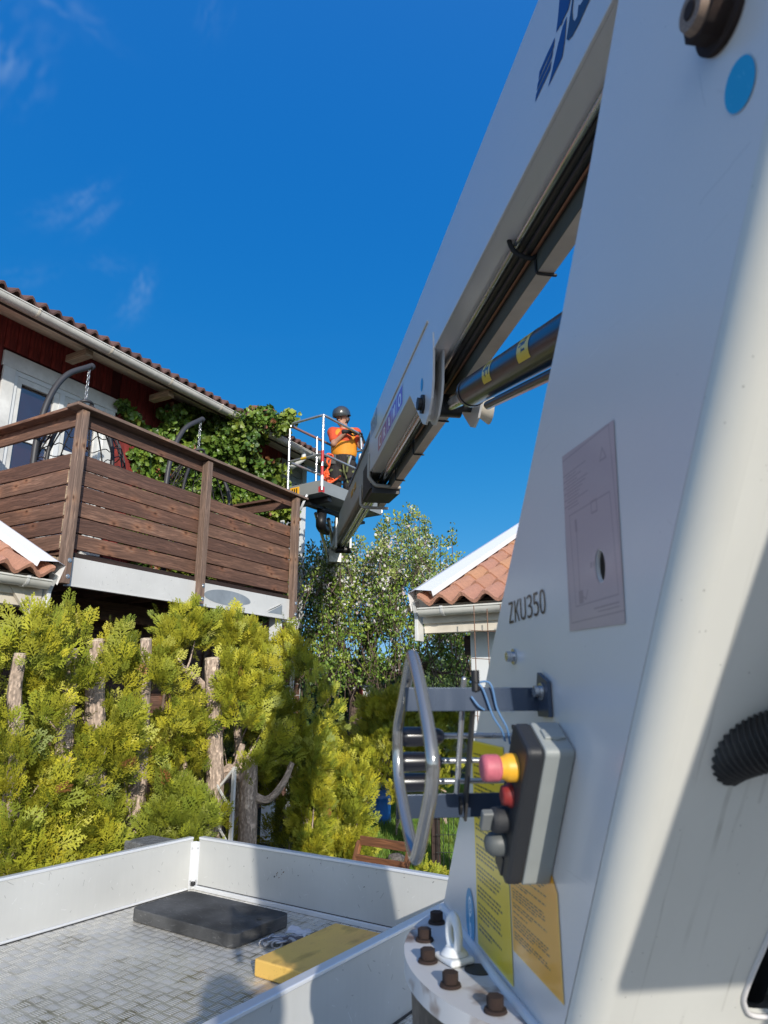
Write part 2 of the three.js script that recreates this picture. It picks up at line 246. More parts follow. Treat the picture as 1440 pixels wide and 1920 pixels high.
// ---- turret: a leaning column between two side plates
const turret = part('turret', lift);
const Ld = V3(-0.541, 0.841, 0).normalize(), Pd = V3(Ld.y, -Ld.x, 0);          // up along the lean, forward across it
const foldF = h => 0.688 - 0.643 * h, RA = 0.396, RZ = 0.85, FR = 0.036;
const edgePts = [[1.712, -.474], [1.505, -.216], [1.246, .098], [1.026, .343], [.856, .539], [.724, .707], [.617, .856], [.30, 1.25], [.12, 1.44]];
{
  const k = FR * Pd.x, kh = FR * Pd.y;
  const pl = [...edgePts, [foldF(1.47) + k - .003, 1.47 + kh], [foldF(-.53) + k + .003, -.53 + kh]].map(([f, h]) => [f - LF, h + EYE]);
  const hole = new THREE.Path(); hole.absellipse(.794 - LF, .156 + EYE, .0115, .0195, 0, Math.PI * 2, false, 0);
  const pg = extr(shape(pl, [hole]), .004, 0); pg.translate(0, 0, RA - LR); mesh('side_plate', uvBox(pg), paint, turret);
  const pg2 = extr(shape(pl), .012, .001); pg2.translate(0, 0, RZ - .012 - LR); mesh('side_plate', uvBox(pg2), paint, turret);
  // rounded fold and rear plate, with a slot
  const foldP = h => V(foldF(h), h, RA), c0 = h => foldP(h).addScaledVector(Pd, FR).add(V3(0, 0, FR));
  const rear = [];
  rear.push(grid(14, 30, (u, v) => { const f = u * Math.PI / 2, h = lerp(-.60, 1.47, v), q = c0(h).add(V3(0, 0, -FR * Math.cos(f))).addScaledVector(Pd, -FR * Math.sin(f)); q.u = u * .05; q.v = (h + .6) * 1.19; return q; }));
  const l = h => h / 0.841, slot = [[.622, -.245], [.644, -.222], [.718, -.218], [.742, -.24], [.742, -.375], [.718, -.408], [.640, -.408], [.616, -.39], [.610, -.36]].map(([R, h]) => [R, l(h)]);
  const sp = new THREE.SplineCurve(slot.concat([slot[0]]).map(q => new THREE.Vector2(q[0], q[1]))).getPoints(60).map(q => [q.x, q.y]);
  const rb = extr(shape([[RA + FR, l(-.60)], [RZ, l(-.60)], [RZ, l(1.47)], [RA + FR, l(1.47)]], [sp]), .010); rb.translate(0, 0, -.010);
  const origin = V(foldF(0), 0, 0);
  basis(rb, V3(0, 0, 1), Ld, Pd.clone().negate(), origin);
  { const p = rb.attributes.position, uv = rb.attributes.uv; for (let i = 0; i < p.count; i++) { const q = V3().fromBufferAttribute(p, i); uv.setXY(i, .05 + (q.z + LR - RA), (q.y - EYE + .6) * 1.19); } }
  rear.push(rb); mesh('rear_plate', rear, paintB, turret);
  const lip = tube(sp.filter((_, i) => i % 3 === 0).map(([R, L]) => origin.clone().add(V3(0, 0, R)).addScaledVector(Ld, L).addScaledVector(Pd, -.001)), .0035, 6, 80, true); mesh('slot_rim', lip, paint, turret);
  // inner web and front plate close the column
  mesh('front_plate', [grid(1, 20, (u, v) => { const t = v * (edgePts.length - 1), a = Math.min(edgePts.length - 2, Math.floor(t)), f = lerp(edgePts[a][0], edgePts[a + 1][0], t - a), h = lerp(edgePts[a][1], edgePts[a + 1][1], t - a); return V(f - .09, h, lerp(RA + .006, RZ - .013, u)); })], paint, turret);
  for (let i = 0; i < 2; i++) { const R = .645 + .09 * i, b = i % 2 ? .11 : .07, p = h => V(foldF(h), h, R).addScaledVector(Pd, b); mesh('slot_dark_hose', cyl(p(-.5), p(.1), .019, .019, 12), mats.rubber, turret); } mesh('top_plate', bx(.75, .012, RZ - RA - .03, .02 - LF, 1.43 + EYE, (RA + RZ) / 2 - LR), paint, turret);  // black hoses added behind the slot to make its inside look dark
  // pivot bolt with rusty washer, small bolts
  const bolt = (F, h, r, L, m, name = 'bolt') => { const g = new THREE.CylinderGeometry(r, r, L, 6); g.rotateX(Math.PI / 2); g.translate(F - LF, h + EYE, RA - L / 2 - LR - .003); const w = new THREE.CylinderGeometry(r * 1.5, r * 1.55, .003, 24); w.rotateX(Math.PI / 2); w.translate(F - LF, h + EYE, RA - .0018 - LR); return mesh(name, [g, w], m, turret); };
  bolt(1.135, .062, .0085, .012, mats.galv);
    const ring = (r0, r1, z0, z1) => { const g = new THREE.CylinderGeometry(r1, r0, z1 - z0, 40); g.rotateX(-Math.PI / 2); g.translate(.452 - LF, .628 + EYE, RA - (z0 + z1) / 2 - LR); return g; };
  mesh('washer', ring(.035, .035, .0005, .006), mats.rust, turret);
  const nut = new THREE.CylinderGeometry(.027, .027, .02, 6); nut.rotateX(Math.PI / 2); nut.translate(.452 - LF, .628 + EYE, RA - .016 - LR); mesh('nut', nut, mats.rust, turret);
  mesh('bolt_end', ring(.021, .018, .026, .034), M(.42, .33, .27, .7, { map: T.bark }), turret);
  mesh('bolt_end', ring(.009, .008, .034, .0355), mats.rust, turret);
}
// ---- decals on the side plate (text runs towards the camera)
function plateDecal(name, pts, m, R = RA - .0012, holes = []) {                        // a film cut to shape, lying on a side plate
  const s = new THREE.ShapeGeometry(shape(pts, holes), 24), p = s.attributes.position, uv = s.attributes.uv; let x0 = 1e9, x1 = -1e9, y0 = 1e9, y1 = -1e9;
  for (const q of pts) { x0 = Math.min(x0, q[0]); x1 = Math.max(x1, q[0]); y0 = Math.min(y0, q[1]); y1 = Math.max(y1, q[1]); }
  for (let i = 0; i < p.count; i++) uv.setXY(i, (x1 - p.getX(i)) / (x1 - x0), (p.getY(i) - y0) / (y1 - y0));
  s.translate(0, 0, R - LR); return mesh(name, s, m, turret);
}
const FH = (F, h) => [F - LF, h + EYE];
const ell = (F, h, a, b, n = 40) => [...Array(n)].map((_, i) => FH(F + a * Math.cos(i / n * 6.2832), h + b * Math.sin(i / n * 6.2832)));
const film = (map, o = {}) => MP(1, 1, 1, .4, { map, clearcoat: .4, clearcoatRoughness: .12, ...o });
const faded = canvasTex(330, 500, (x, w, h) => {
  x.fillStyle = '#b9a6a6'; x.fillRect(0, 0, w, h); x.strokeStyle = '#9c8b8d'; x.fillStyle = '#9c8b8d'; x.lineWidth = 3; x.strokeRect(16, 16, w - 42, h - 46); x.strokeRect(50, 180, w - 100, 250);
  const r = rng(3); for (let i = 0; i < 12; i++) x.fillRect(24 + (i % 2) * 20, 60 + i * 9, 60 + 120 * r(), 3);
  x.fillRect(80, 200, 12, 34); x.lineWidth = 4; x.beginPath(); x.moveTo(86, 234); x.lineTo(80, 400); x.lineTo(112, 418); x.lineTo(126, 396); x.stroke(); x.fillRect(72, 392, 26, 34);
  x.strokeRect(180, 178, 30, 30); x.fillRect(150, 330, 10, 14); x.fillRect(166, 330, 8, 14); x.fillRect(196, 318, 3, 14); x.fillRect(150, 446, 130, 4); x.fillRect(170, 456, 110, 3);
  x.beginPath(); x.moveTo(262, 60); x.lineTo(278, 90); x.lineTo(246, 90); x.closePath(); x.stroke();
  for (let i = 0; i < 5000; i++) { x.fillStyle = r() < .5 ? 'rgba(255,255,255,.05)' : 'rgba(60,50,60,.06)'; x.fillRect(r() * w, r() * h, 2, 2); }
});
{ const hole = new THREE.Path(); hole.absellipse(.794 - LF, .156 + EYE, .0135, .0215, 0, Math.PI * 2, false, 0); plateDecal('faded_sticker', [FH(.900, .084), FH(.744, .079), FH(.727, .326), FH(.884, .333)], film(faded), RA - .0012, [hole]).userData.label = 'faded mauve load chart sticker with a hole in it'; }
const textFilm = (str, w, h, bg, fg, font) => film(canvasTex(w, h, (x) => { if (bg) { x.fillStyle = bg; x.fillRect(0, 0, w, h); } x.fillStyle = fg; x.font = font; x.textBaseline = 'middle'; x.textAlign = 'center'; x.fillText(str, w / 2, h / 2 + 3, w - 12); }), bg ? {} : { transparent: true });
plateDecal('number_label', [FH(1.175, .108), FH(.958, .108), FH(.958, .168), FH(1.175, .168)], textFilm('ZKU350', 512, 140, null, '#23202b', '118px sans-serif'));
const disc = (name, F, h, a, b, draw, c) => plateDecal(name, ell(F, h, a, b), film(canvasTex(128, 128, (x) => { x.fillStyle = c; x.fillRect(0, 0, 128, 128); draw(x); })));
disc('blue_disc', .4445, .537, .021, .0255, (x) => { const r = rng(9); x.strokeStyle = 'rgba(200,230,240,.5)'; for (let i = 0; i < 12; i++) { const a = r() * 128, b = r() * 128; x.beginPath(); x.moveTo(a, b); x.lineTo(a + r() * 14, b + r() * 14); x.stroke(); } }, '#2f9fc9');
disc('blue_disc', 1.47, -.425, .032, .05, (x) => { x.strokeStyle = '#e8f2f6'; x.lineWidth = 7; x.beginPath(); x.ellipse(66, 42, 18, 20, 0, 0, 7); x.stroke(); x.beginPath(); x.moveTo(52, 50); x.bezierCurveTo(50, 90, 56, 84, 60, 108); x.stroke(); x.beginPath(); x.ellipse(64, 96, 9, 14, 0, 0, 7); x.stroke(); x.lineWidth = 3; x.beginPath(); x.arc(66, 42, 9, 0, 5); x.stroke(); }, '#3d9cc8');
function noticeTex(bg, seed, warn) {
  return film(canvasTex(384, 640, (x, w, h) => {
    x.fillStyle = bg; x.fillRect(0, 0, w, h); const r = rng(seed); x.fillStyle = 'rgba(40,34,20,.86)';
    let y = warn ? 60 : 40; while (y < h - 60) { const n = 1 + (r() * 4 | 0); for (let k = 0; k < n; k++) { let X = 20; const end = 20 + (k === n - 1 ? .35 + .5 * r() : .78 + .1 * r()) * (w - 60); while (X < end) { const L = 7 + 26 * r(); x.fillRect(X, y, Math.min(L, end - X), 6.2); X += L + 6; } y += 13; } y += 12; }
    if (warn) { x.strokeStyle = 'rgba(50,40,20,.9)'; x.lineWidth = 6; x.beginPath(); x.moveTo(w - 52, 22); x.lineTo(w - 18, 92); x.lineTo(w - 86, 92); x.closePath(); x.stroke(); x.fillRect(w - 55, 48, 6, 22); x.fillRect(w - 55, 76, 6, 6); }
    x.strokeStyle = 'rgba(255,240,170,.5)'; x.lineWidth = 4; x.strokeRect(3, 3, w - 6, h - 6); for (let i = 0; i < 4000; i++) { x.fillStyle = 'rgba(110,80,20,.06)'; x.fillRect(r() * w, r() * h, 3, 2); }
  }));
}
plateDecal('yellow_notice', [FH(1.418, -.457), FH(1.214, -.457), FH(1.214, -.09), FH(1.418, -.09)], noticeTex('#f0cc1c', 21, false)).userData.label = 'lemon yellow notice';
plateDecal('amber_notice', [FH(1.208, -.402), FH(1.002, -.402), FH(1.002, -.268), FH(1.03, -.235), FH(1.208, -.19)], noticeTex('#f2ac2a', 22, true)).userData.label = 'amber warning notice';
plateDecal('small_label', [FH(1.23, -.03), FH(1.16, -.03), FH(1.16, .012), FH(1.23, .012)], film(canvasTex(128, 96, (x) => { x.fillStyle = '#d5d7dc'; x.fillRect(0, 0, 128, 96); x.strokeStyle = '#4a4a58'; x.lineWidth = 4; x.strokeRect(14, 12, 100, 70); x.beginPath(); x.moveTo(30, 70); x.lineTo(60, 26); x.lineTo(96, 60); x.stroke(); })));

// ---- slewing ring under the turret
{
  const ringG = part('slewing_ring', lift), at = V(LF, -.4885, LR);
  const top = new THREE.CylinderGeometry(.43, .43, .033, 90); top.translate(0, at.y, 0); 
  const dirtyWhite = M(.66, .66, .66, .55, { map: tex(512, 512, (u, v) => { const n = fbm(u * 7, v * 7, 81, 6, 7, 7), m = fbm(u * 30, v * 30, 84, 3, 30, 30), rr = .8 * clamp((n * .7 + m * .3 - .62) * 8); return [lerp(238, 120, rr), lerp(238, 92, rr), lerp(238, 74, rr)]; }) });
  mesh('ring_plate', uvBox(top), dirtyWhite, ringG);
  const dr = new THREE.CylinderGeometry(.418, .41, .25, 80); dr.translate(0, at.y - .142, 0); mesh('drum', uvBox(dr, 'y'), M(.13, .125, .12, .55, { map: T.bark, metalness: .2 }), ringG);
  const fl = new THREE.CylinderGeometry(.40, .40, .03, 70); fl.translate(0, at.y - .282, 0); mesh('lower_flange', fl, mats.white2, ringG);
  const ped = new THREE.CylinderGeometry(.36, .36, .31, 60); ped.translate(0, EYE - 1.079 + .155, 0); mesh('pedestal', ped, mats.white2, ringG);
  for (let i = 0; i < 9; i++) { const a = (205 + i * 16.4) * R2, x = .392 * Math.cos(a), z = .392 * Math.sin(a), y = at.y + .0166; const h = hex(.0135, .016); h.rotateY(i); h.translate(x, y + .006, z); const w = new THREE.CylinderGeometry(.017, .0185, .004, 24); w.translate(x, y + .003, z); mesh('ring_bolt', [h, w], mats.rust, ringG); const b = hex(.016, .03); b.translate(x, at.y - .325, z); mesh('lower_bolt', b, i % 2 ? mats.white2 : mats.rust, ringG); }
  // lifting eye on its welded foot
  const e = part('lifting_eye', lift), ep = V(1.378, -.472, .338);
  const to = new THREE.TorusGeometry(.021, .0088, 14, 36); to.scale(.85, 1.3, .9); to.rotateY(14 * R2); to.translate(ep.x, ep.y + .045, ep.z); mesh('eye', to, mats.white2, e);
  const f1 = new RoundedBoxGeometry(.062, .012, .052, 3, .006); f1.rotateY(20 * R2); f1.translate(ep.x, ep.y + .007, ep.z); const f2 = new THREE.CylinderGeometry(.015, .026, .012, 20); f2.translate(ep.x, ep.y + .02, ep.z); mesh('foot', [f1, f2], mats.white2, e);
  const hl = new THREE.CylinderGeometry(.026, .026, .002, 30); hl.translate(1.335 - LF, at.y + .0172, .372 - LR); mesh('oil_hole', hl, mats.black, ringG);
  // weld bead along the foot of the plate
  mesh('weld_bead', tube([...Array(12)].map((_, i) => V(lerp(1.70, .98, i / 11), -.470, RA - .004 + .003 * Math.sin(i * 7))), .008, 8, 60), mats.white2, turret);
}
// ---- hose out of the rear plate
{
  const path = new THREE.CatmullRomCurve3([V(.80, -.085, .52), V(.735, -.062, .505), V(.69, -.045, .53), V(.62, -.01, .62), V(.55, .02, .75)]), n = 420, fr = path.computeFrenetFrames(n);
  const g = grid(n, 18, (u, v) => { const i = Math.round(u * n), p = path.getPointAt(u), r = .0285 + .0022 * Math.sin(u * n * 1.05), f = v * 6.2832; return p.addScaledVector(fr.normals[i], r * Math.cos(f)).addScaledVector(fr.binormals[i], r * Math.sin(f)); });
  mesh('corrugated_hose', g, M(.018, .018, .018, .5, { side: THREE.DoubleSide }), lift);
}
// ---- added box behind the turret, out of frame, shaped to shade the rear plate
{ const caster = part('shadow_caster', lift); mesh('caster_box', bx(.26, .62, .31, .07 - LF, .315 + EYE, .71 - LR, 'y', 0, .012), paint, caster); mesh('leg', bx(.06, 1.05, .06, .07 - LF, -.555 + EYE, .80 - LR), paint, caster); }

// ---- guard bracket with levers
{
  const gd = part('lever_guard', lift);
  const loop = [[.978, .050], [.925, .005], [.866, -.066], [.870, -.108], [.915, -.160], [.965, -.205], [.992, -.205], [1.06, -.165], [1.108, -.118], [1.110, -.052], [1.05, .002], [1.0, .048]].map(([F, h]) => V(F, h, .19));
  mesh('guard_loop', tube(loop, .0088, 14, 120, true), M(.36, .36, .35, .45, { metalness: .75, roughnessMap: T.rough }), gd);
  const barShadeM = M(.05, .07, .11, .55, { metalness: .3, roughnessMap: T.rough });  // dark tone puts shade into the colour of the sunlit bars
  const bar = (F, h, R0, R1) => bx(.006, .034, R1 - R0, F - LF, h + EYE, (R0 + R1) / 2 - LR, 'x', 0, .001);
  mesh('flat_bar', bar(1.02, -.007, .185, .392), barShadeM, gd); mesh('flat_bar', bar(1.10, -.165, .185, .392), barShadeM, gd);
  const fl = extr(shape([[-.024, -.03], [.018, -.03], [.022, .0], [.012, .034], [-.024, .02]]), .006); fl.translate(1.002 - LF, -.002 + EYE, RA - .008 - LR); mesh('flange', fl, barShadeM, gd);
  const fb = hex(.0085, .012); fb.rotateX(-Math.PI / 2); fb.translate(1.0 - LF, .004 + EYE, RA - .008 - LR); const fw = new THREE.CylinderGeometry(.013, .013, .002, 20); fw.rotateX(Math.PI / 2); fw.translate(1.0 - LF, .004 + EYE, RA - .0095 - LR); mesh('bolt', [fb, fw], mats.galv, gd);
  // slotted strip across the bars
  const a = V(1.018, .022, .292), b = V(1.105, -.185, .292), d = b.clone().sub(a).normalize(), s1 = bx(.017, a.distanceTo(b), .004, 0, 0, 0, 'y', 0, .001); basis(s1, V3().crossVectors(d.clone().negate(), V3(0, 0, 1)), d.clone().negate(), V3(0, 0, 1), a.clone().add(b).multiplyScalar(.5));
  mesh('slotted_strip', s1, M(.07, .068, .066, .5, { metalness: .3, map: T.soil }), gd); mesh('strip_rod', tube([a.clone().add(V3(.02, 0, -.012)), b.clone().add(V3(.006, .01, -.012))], .0045, 8, 10), mats.galv, gd);
  const pb = new THREE.CylinderGeometry(.0065, .0065, .03, 12); pb.translate(a.x, a.y - .002, a.z); const pw = new THREE.CylinderGeometry(.015, .015, .004, 20); pw.rotateX(Math.PI / 2); pw.translate(b.x - .002, b.y + .02, b.z - .008); mesh('pin', pb, mats.black, gd); mesh('pin_washer', pw, mats.black, gd);
  for (const [F, h] of [[1.135, -.066], [1.155, -.106], [1.185, -.141]]) {
    const lv = [cyl(V(F, h, .392), V(F, h + .001, .262), .0045, .0045, 10)]; const le = part('lever', lift); mesh('rod', lv, mats.galv, le);
    const kn = new THREE.LatheGeometry([[0, 0], [.010, 0], [.0145, .004], [.0155, .014], [.0145, .05], [.012, .066], [.009, .072], [.0, .073]].map(q => new THREE.Vector2(q[0], q[1])), 20); kn.rotateX(Math.PI / 2); kn.translate(F - LF, h + EYE, .196 - LR); mesh('knob', kn, mats.blackGloss, le);
  }
  mesh('wire_tie', [tube([V(1.02, .018, .285), V(1.012, .01, .30), V(1.012, -.03, .315), V(1.014, -.05, .328), V(1.02, -.066, .335)], .0016, 6, 30), tube([V(1.02, .016, .29), V(1.01, .016, .312), V(1.012, -.02, .322), V(1.012, -.048, .336), V(1.02, -.07, .342)], .0016, 6, 30), tube([V(1.012, -.004, .284), V(1.01, -.016, .293), V(1.012, -.022, .302)], .0016, 6, 12)], M(.10, .22, .42, .5), gd);
}
// ---- control box; x towards the camera, y up the lean, z outwards
{
  const cb = part('control_box', lift), O = V(.967, -.169, RA - .001);
  const X = Pd.clone().negate(), put = g => basis(g, X, Ld, V3(0, 0, -1), O);
  const W = .070, H = .228;
  const prof = (w, h, r) => { const s = new THREE.Shape(); s.moveTo(-w + r, -h / 2); s.lineTo(-r, -h / 2); s.quadraticCurveTo(0, -h / 2, 0, -h / 2 + r); s.lineTo(0, h / 2 - r); s.quadraticCurveTo(0, h / 2, -r, h / 2); s.lineTo(-w + r, h / 2); s.quadraticCurveTo(-w, h / 2, -w, h / 2 - r); s.lineTo(-w, -h / 2 + r); s.quadraticCurveTo(-w, -h / 2, -w + r, -h / 2); return s; };
  const greyP = M(.36, .385, .37, .45, { map: T.soil }), lidM = M(.03, .032, .036, .5, { bumpMap: T.grainBump, bumpScale: .0003, map: T.soil });
  mesh('housing', put(extr(prof(W, H, .010), .042, .003)), greyP, cb);
  const lid = extr(prof(W, H, .014), .024, .005); lid.translate(0, 0, .042); mesh('lid', put(lid), lidM, cb);
  const kh = new THREE.CylinderGeometry(.012, .012, .004, 30); kh.translate(-W / 2, H / 2 + .0005, .018); mesh('knockout', put(kh), greyP, cb);
  const ear = (y) => { const g = bx(.02, .006, .03, -W / 2, y, .02, 'x', 0, .002); return put(g); }; mesh('lug', ear(H / 2 + .001), greyP, cb);
  for (const [x, y] of [[-.008, .1], [-.074, .1], [-.008, -.1], [-.074, -.1]]) { const s = new THREE.CylinderGeometry(.0035, .0035, .003, 12); s.rotateX(Math.PI / 2); s.translate(x, y, .062); mesh('screw', put(s), mats.black, cb); }
  const lath = (pts, y, m, name, x = -W / 2) => { const g = new THREE.LatheGeometry(pts.map(q => new THREE.Vector2(q[0], q[1])), 36); g.rotateX(Math.PI / 2); g.translate(x, y, .062); return mesh(name, put(g), m, cb); };
  lath([[.019, 0], [.019, .016], [.0165, .02], [.0145, .027]], .062, M(.80, .42, .03, .45), 'collar'); lath([[.0145, .026], [.017, .028], [.018, .031], [.018, .046], [.0165, .051], [.010, .053], [0, .0535]], .062, M(.60, .15, .19, .55, { map: T.soil }), 'stop_button');
  lath([[.017, 0], [.017, .006], [.014, .010], [.013, .016], [.008, .018], [0, .0185]], .016, M(.25, .025, .022, .5), 'red_button');
  lath([[.0175, 0], [.0175, .02], [.016, .026], [.0125, .027], [0, .027]], -.026, lidM, 'selector'); const hd = bx(.012, .030, .018, -W / 2, -.026, .095, 'x', 0, .003); mesh('selector_handle', put(hd), M(.15, .16, .16, .5), cb);
  lath([[.0175, 0], [.0175, .012], [.0155, .022], [.010, .029], [0, .031]], -.068, M(.10, .11, .11, .5), 'dome_cover');
  const wedge = bx(.03, .03, .008, -W / 2, -.098, .064, 'x', 0, .002); mesh('blank_cover', put(wedge), mats.black, cb);
}

// ---------------------------------------------------------------- boom, rising a little along its length
const SL = 0.060, bh = F => 1.452 + SL * F;        // underside of the boom
const RB = 0.688, RE = 0.935;
const boom = part('boom', lift);
function beam(F0, F1, b0, t0, R0, R1, m, name, o = {}) {     // box that follows the slope: b0, t0 measured from bh()
  const s = shape([[F0 - LF, bh(F0) + b0 + EYE], [F1 - LF, bh(F1) + (o.b1 ?? b0) + EYE], [F1 - LF, bh(F1) + (o.t1 ?? t0) + EYE], [F0 - LF, bh(F0) + t0 + EYE]]);
  const g = extr(s, R1 - R0, o.bev ?? .004); g.translate(0, 0, R0 - LR); return mesh(name, uvBox(g), m, o.parent ?? boom);
}
// outer section: side walls, top, underside strips with an open slot between
{
  const s = shape([[-.9, 0], [5.0, 0], [5.36, .02], [5.46, .10], [5.40, .30], [5.12, .46], [-.9, .46]].map(([F, b]) => [F - LF, bh(F) + b + EYE]));
  for (const R of [RB, RE - .012]) { const g = extr(s, .012, .003); g.translate(0, 0, R - LR); mesh('boom_side', uvBox(g), paint, boom); }
  beam(-.9, 5.12, .444, .458, RB + .012, RE - .012, paint, 'boom_top', { bev: 0 });
  beam(-.9, 5.3, .002, .014, RB + .012, RB + .10, paintCream, 'boom_underside', { bev: 0 });
  beam(-.9, 5.3, .002, .014, RE - .05, RE - .012, paintCream, 'boom_underside', { bev: 0 });
  beam(-.9, 5.0, .10, .11, RB + .013, RE - .013, paint, 'boom_inner', { bev: 0 });
  beam(-.94, -.9, .0, .46, RB, RE, paint, 'boom_end', { bev: 0 });
  // seam ridge on the side
  beam(3.05, 5.0, .205, .217, RB - .006, RB, mats.cream, 'seam_strip', { bev: 0 });
  // ears carrying the lift cylinder
  const ear = [[2.93, .01], [2.955, -.16], [2.99, -.235], [3.06, -.30], [3.14, -.325], [3.20, -.30], [3.52, -.02], [3.62, .09], [2.93, .09]].map(([F, b]) => [F - LF, bh(F) + b + EYE]);
  for (const R of [RB - .004, RE + .001]) { const g = extr(shape(ear), .012, .001); g.translate(0, 0, R - LR); mesh('ear_plate', uvBox(g), paint, boom); }
  { const g = extr(shape(ear.slice(0, 7).map(([x, y]) => [x, y])), .010); g.scale(1, 1, 1); g.translate(0, 0, RB + .045 - LR); mesh('ear_plate', uvBox(g), paint, boom); }
  const pinP = [3.175, 1.443]; const pg = cyl(V(...pinP, RB - .02), V(...pinP, RE + .06), .028, .028, 24); mesh('cylinder_pin', pg, mats.black, boom);
  for (const [R, d] of [[RB - .004, -1], [RE + .017, 1]]) { const w = cyl(V(...pinP, R), V(...pinP, R + d * .012), .052, .052, 8); mesh('pin_nut', [w, cyl(V(...pinP, R + d * .012), V(...pinP, R + d * .032), .036, .036, 6)], d < 0 ? mats.black : mats.white2, boom); }
  { const w = cyl(V(3.12, 1.42, RE + .03), V(3.12, 1.42, RE + .085), .05, .085, 20); mesh('pin_cap', w, mats.cream, boom); }
  mesh('boss', cyl(V(...pinP, RB), V(...pinP, RB + .07), .085, .085, 28), paint, boom);
  const dd = new THREE.CircleGeometry(.03, 30); dd.scale(1, 1.2, 1); dd.rotateY(Math.PI); dd.translate(3.2 - LF, bh(3.2) - .08 + EYE, RB - .0055 - LR); mesh('blue_disc', dd, film(canvasTex(8, 8, x => { x.fillStyle = '#2f93c9'; x.fillRect(0, 0, 8, 8); })), boom);
}
// hoses, pipe and cable tray under the boom
{
  const run = (F0, F1, b, R, r, m, name) => mesh(name, cyl(V(F0, bh(F0) + b, R), V(F1, bh(F1) + b, R), r, r, 14, false), m, boom);
  run(-.6, 5.9, -.012, RB + .098, .012, mats.galv, 'steel_pipe'); run(-.6, 3.1, .02, RB + .075, .012, mats.black, 'hose');
  for (const [b, R, r] of [[.02, .80, .017], [-.012, .815, .019], [.012, .835, .018], [-.035, .83, .016]]) run(-.6, 5.6, b, R, r, mats.black, 'hose');
  run(-.6, 4.2, -.044, .847, .008, M(.32, .15, .10, .4, { metalness: .5 }), 'copper_pipe'); run(3.2, 5.5, -.04, .80, .026, mats.chrome, 'chrome_rod');
  // cable tray: perforated olive side, pale underside
  const trayM = M(.10, .105, .085, .55, { map: T.soil });
  const holes = []; for (let F = .4; F < 6.0; F += .075) { const h = new THREE.Path(); h.absellipse(F - LF, bh(F) - .078 + EYE + ((F * 40 | 0) % 2 ? .012 : -.008), .013, .006, 0, 6.2832, false, .06); holes.push(h); }
  const tb = -.115, sg = extr(shape([[.3, tb], [6.1, tb], [6.1, -.04], [.3, -.04]].map(([F, b]) => [F - LF, bh(F) + b + EYE]), holes), .003); sg.translate(0, 0, .858 - LR); mesh('tray_side', uvBox(sg), trayM, boom);
  beam(.3, 6.1, tb, tb + .004, .861, .922, M(.66, .58, .50, .55, { map: T.soil }), 'tray_underside', { bev: 0 }); beam(.3, 6.1, tb + .004, -.04, .919, .922, mats.cream, 'tray_side', { bev: 0 }); beam(.3, 6.1, -.045, -.040, .861, .919, mats.black, 'tray_filling', { bev: 0 });
  for (const F of [1.05, 2.02, 3.62, 4.32, 5.05]) {
    const U = (b, R) => V(F, bh(F) + b, R), lw = .006; mesh('tray_clip', tube([U(.0, .856), U(tb - .006, .855), U(tb - .008, .89), U(tb - .008, .927)], lw, 6, 20, false, .02), mats.black, boom);
    if (F === 2.02 || F === 3.62) mesh('hose_clamp', tube([U(.01, RB + .07), U(-.03, RB + .082), U(-.055, RB + .11), U(-.062, .84), U(-.05, .857)], .009, 8, 30), mats.rubber, boom);
  }
}
// lift cylinder
{
  const cy = part('lift_cylinder', lift), ax = F => V(F, 1.443 + .279 * (F - 3.175), .815);
  mesh('barrel', [cyl(ax(.45), ax(2.72), .066, .066, 40), cyl(ax(2.72), ax(2.75), .07, .07, 40)], mats.blackGloss, cy);
  mesh('rod', cyl(ax(2.74), ax(3.12), .036, .036, 30), mats.chrome, cy);
  const eye = cyl(V(3.175, 1.443, .75), V(3.175, 1.443, .88), .06, .06, 28); mesh('rod_eye', eye, mats.black, cy);
  const off = V3(.03, -.083, .03); mesh('feed_pipe', cyl(ax(.6).add(off), ax(2.58).add(off), .013, .013, 14), M(.22, .12, .10, .35, { metalness: .4 }), cy); const off2 = V3(.02, -.095, .0); mesh('feed_pipe', cyl(ax(.6).add(off2), ax(2.5).add(off2), .017, .017, 14), mats.blackGloss, cy);
  // warning labels bent round the barrel
  const lab = (F0, F1, draw) => {
    const p0 = ax(F0), p1 = ax(F1), d = p1.clone().sub(p0).normalize(), up = V3().crossVectors(V3(0, 0, -1), d).normalize(), side = V3(0, 0, -1);
    const g = grid(6, 24, (u, v) => { const f = lerp(-62, 38, v) * R2, q = p0.clone().lerp(p1, u).addScaledVector(side, .0668 * Math.cos(f)).addScaledVector(up, .0668 * Math.sin(f)); q.u = v; q.v = 1 - u; return q; });
    const m = film(canvasTex(128, 160, draw)); m.side = THREE.DoubleSide; mesh('warning_label', g, m, cy);
  };
  const base = x => { x.fillStyle = '#15140f'; x.fillRect(0, 0, 128, 160); x.fillStyle = '#e2bf3a'; x.fillRect(5, 6, 118, 148); x.fillStyle = '#15140f'; };
  lab(1.87, 1.985, x => { base(x); x.beginPath(); x.arc(58, 62, 9, 0, 7); x.fill(); x.fillRect(50, 72, 16, 34); x.fillRect(36, 50, 8, 44); x.fillRect(80, 50, 8, 44); x.fillRect(36, 48, 20, 6); x.fillRect(72, 90, 20, 6); x.fillRect(50, 106, 6, 26); x.fillRect(62, 106, 6, 26); });
  lab(2.27, 2.375, x => { base(x); x.fillRect(36, 34, 56, 14); x.fillRect(56, 46, 16, 34); x.fillRect(30, 84, 68, 12); x.fillRect(40, 100, 50, 12); x.fillRect(62, 112, 8, 24); });
}
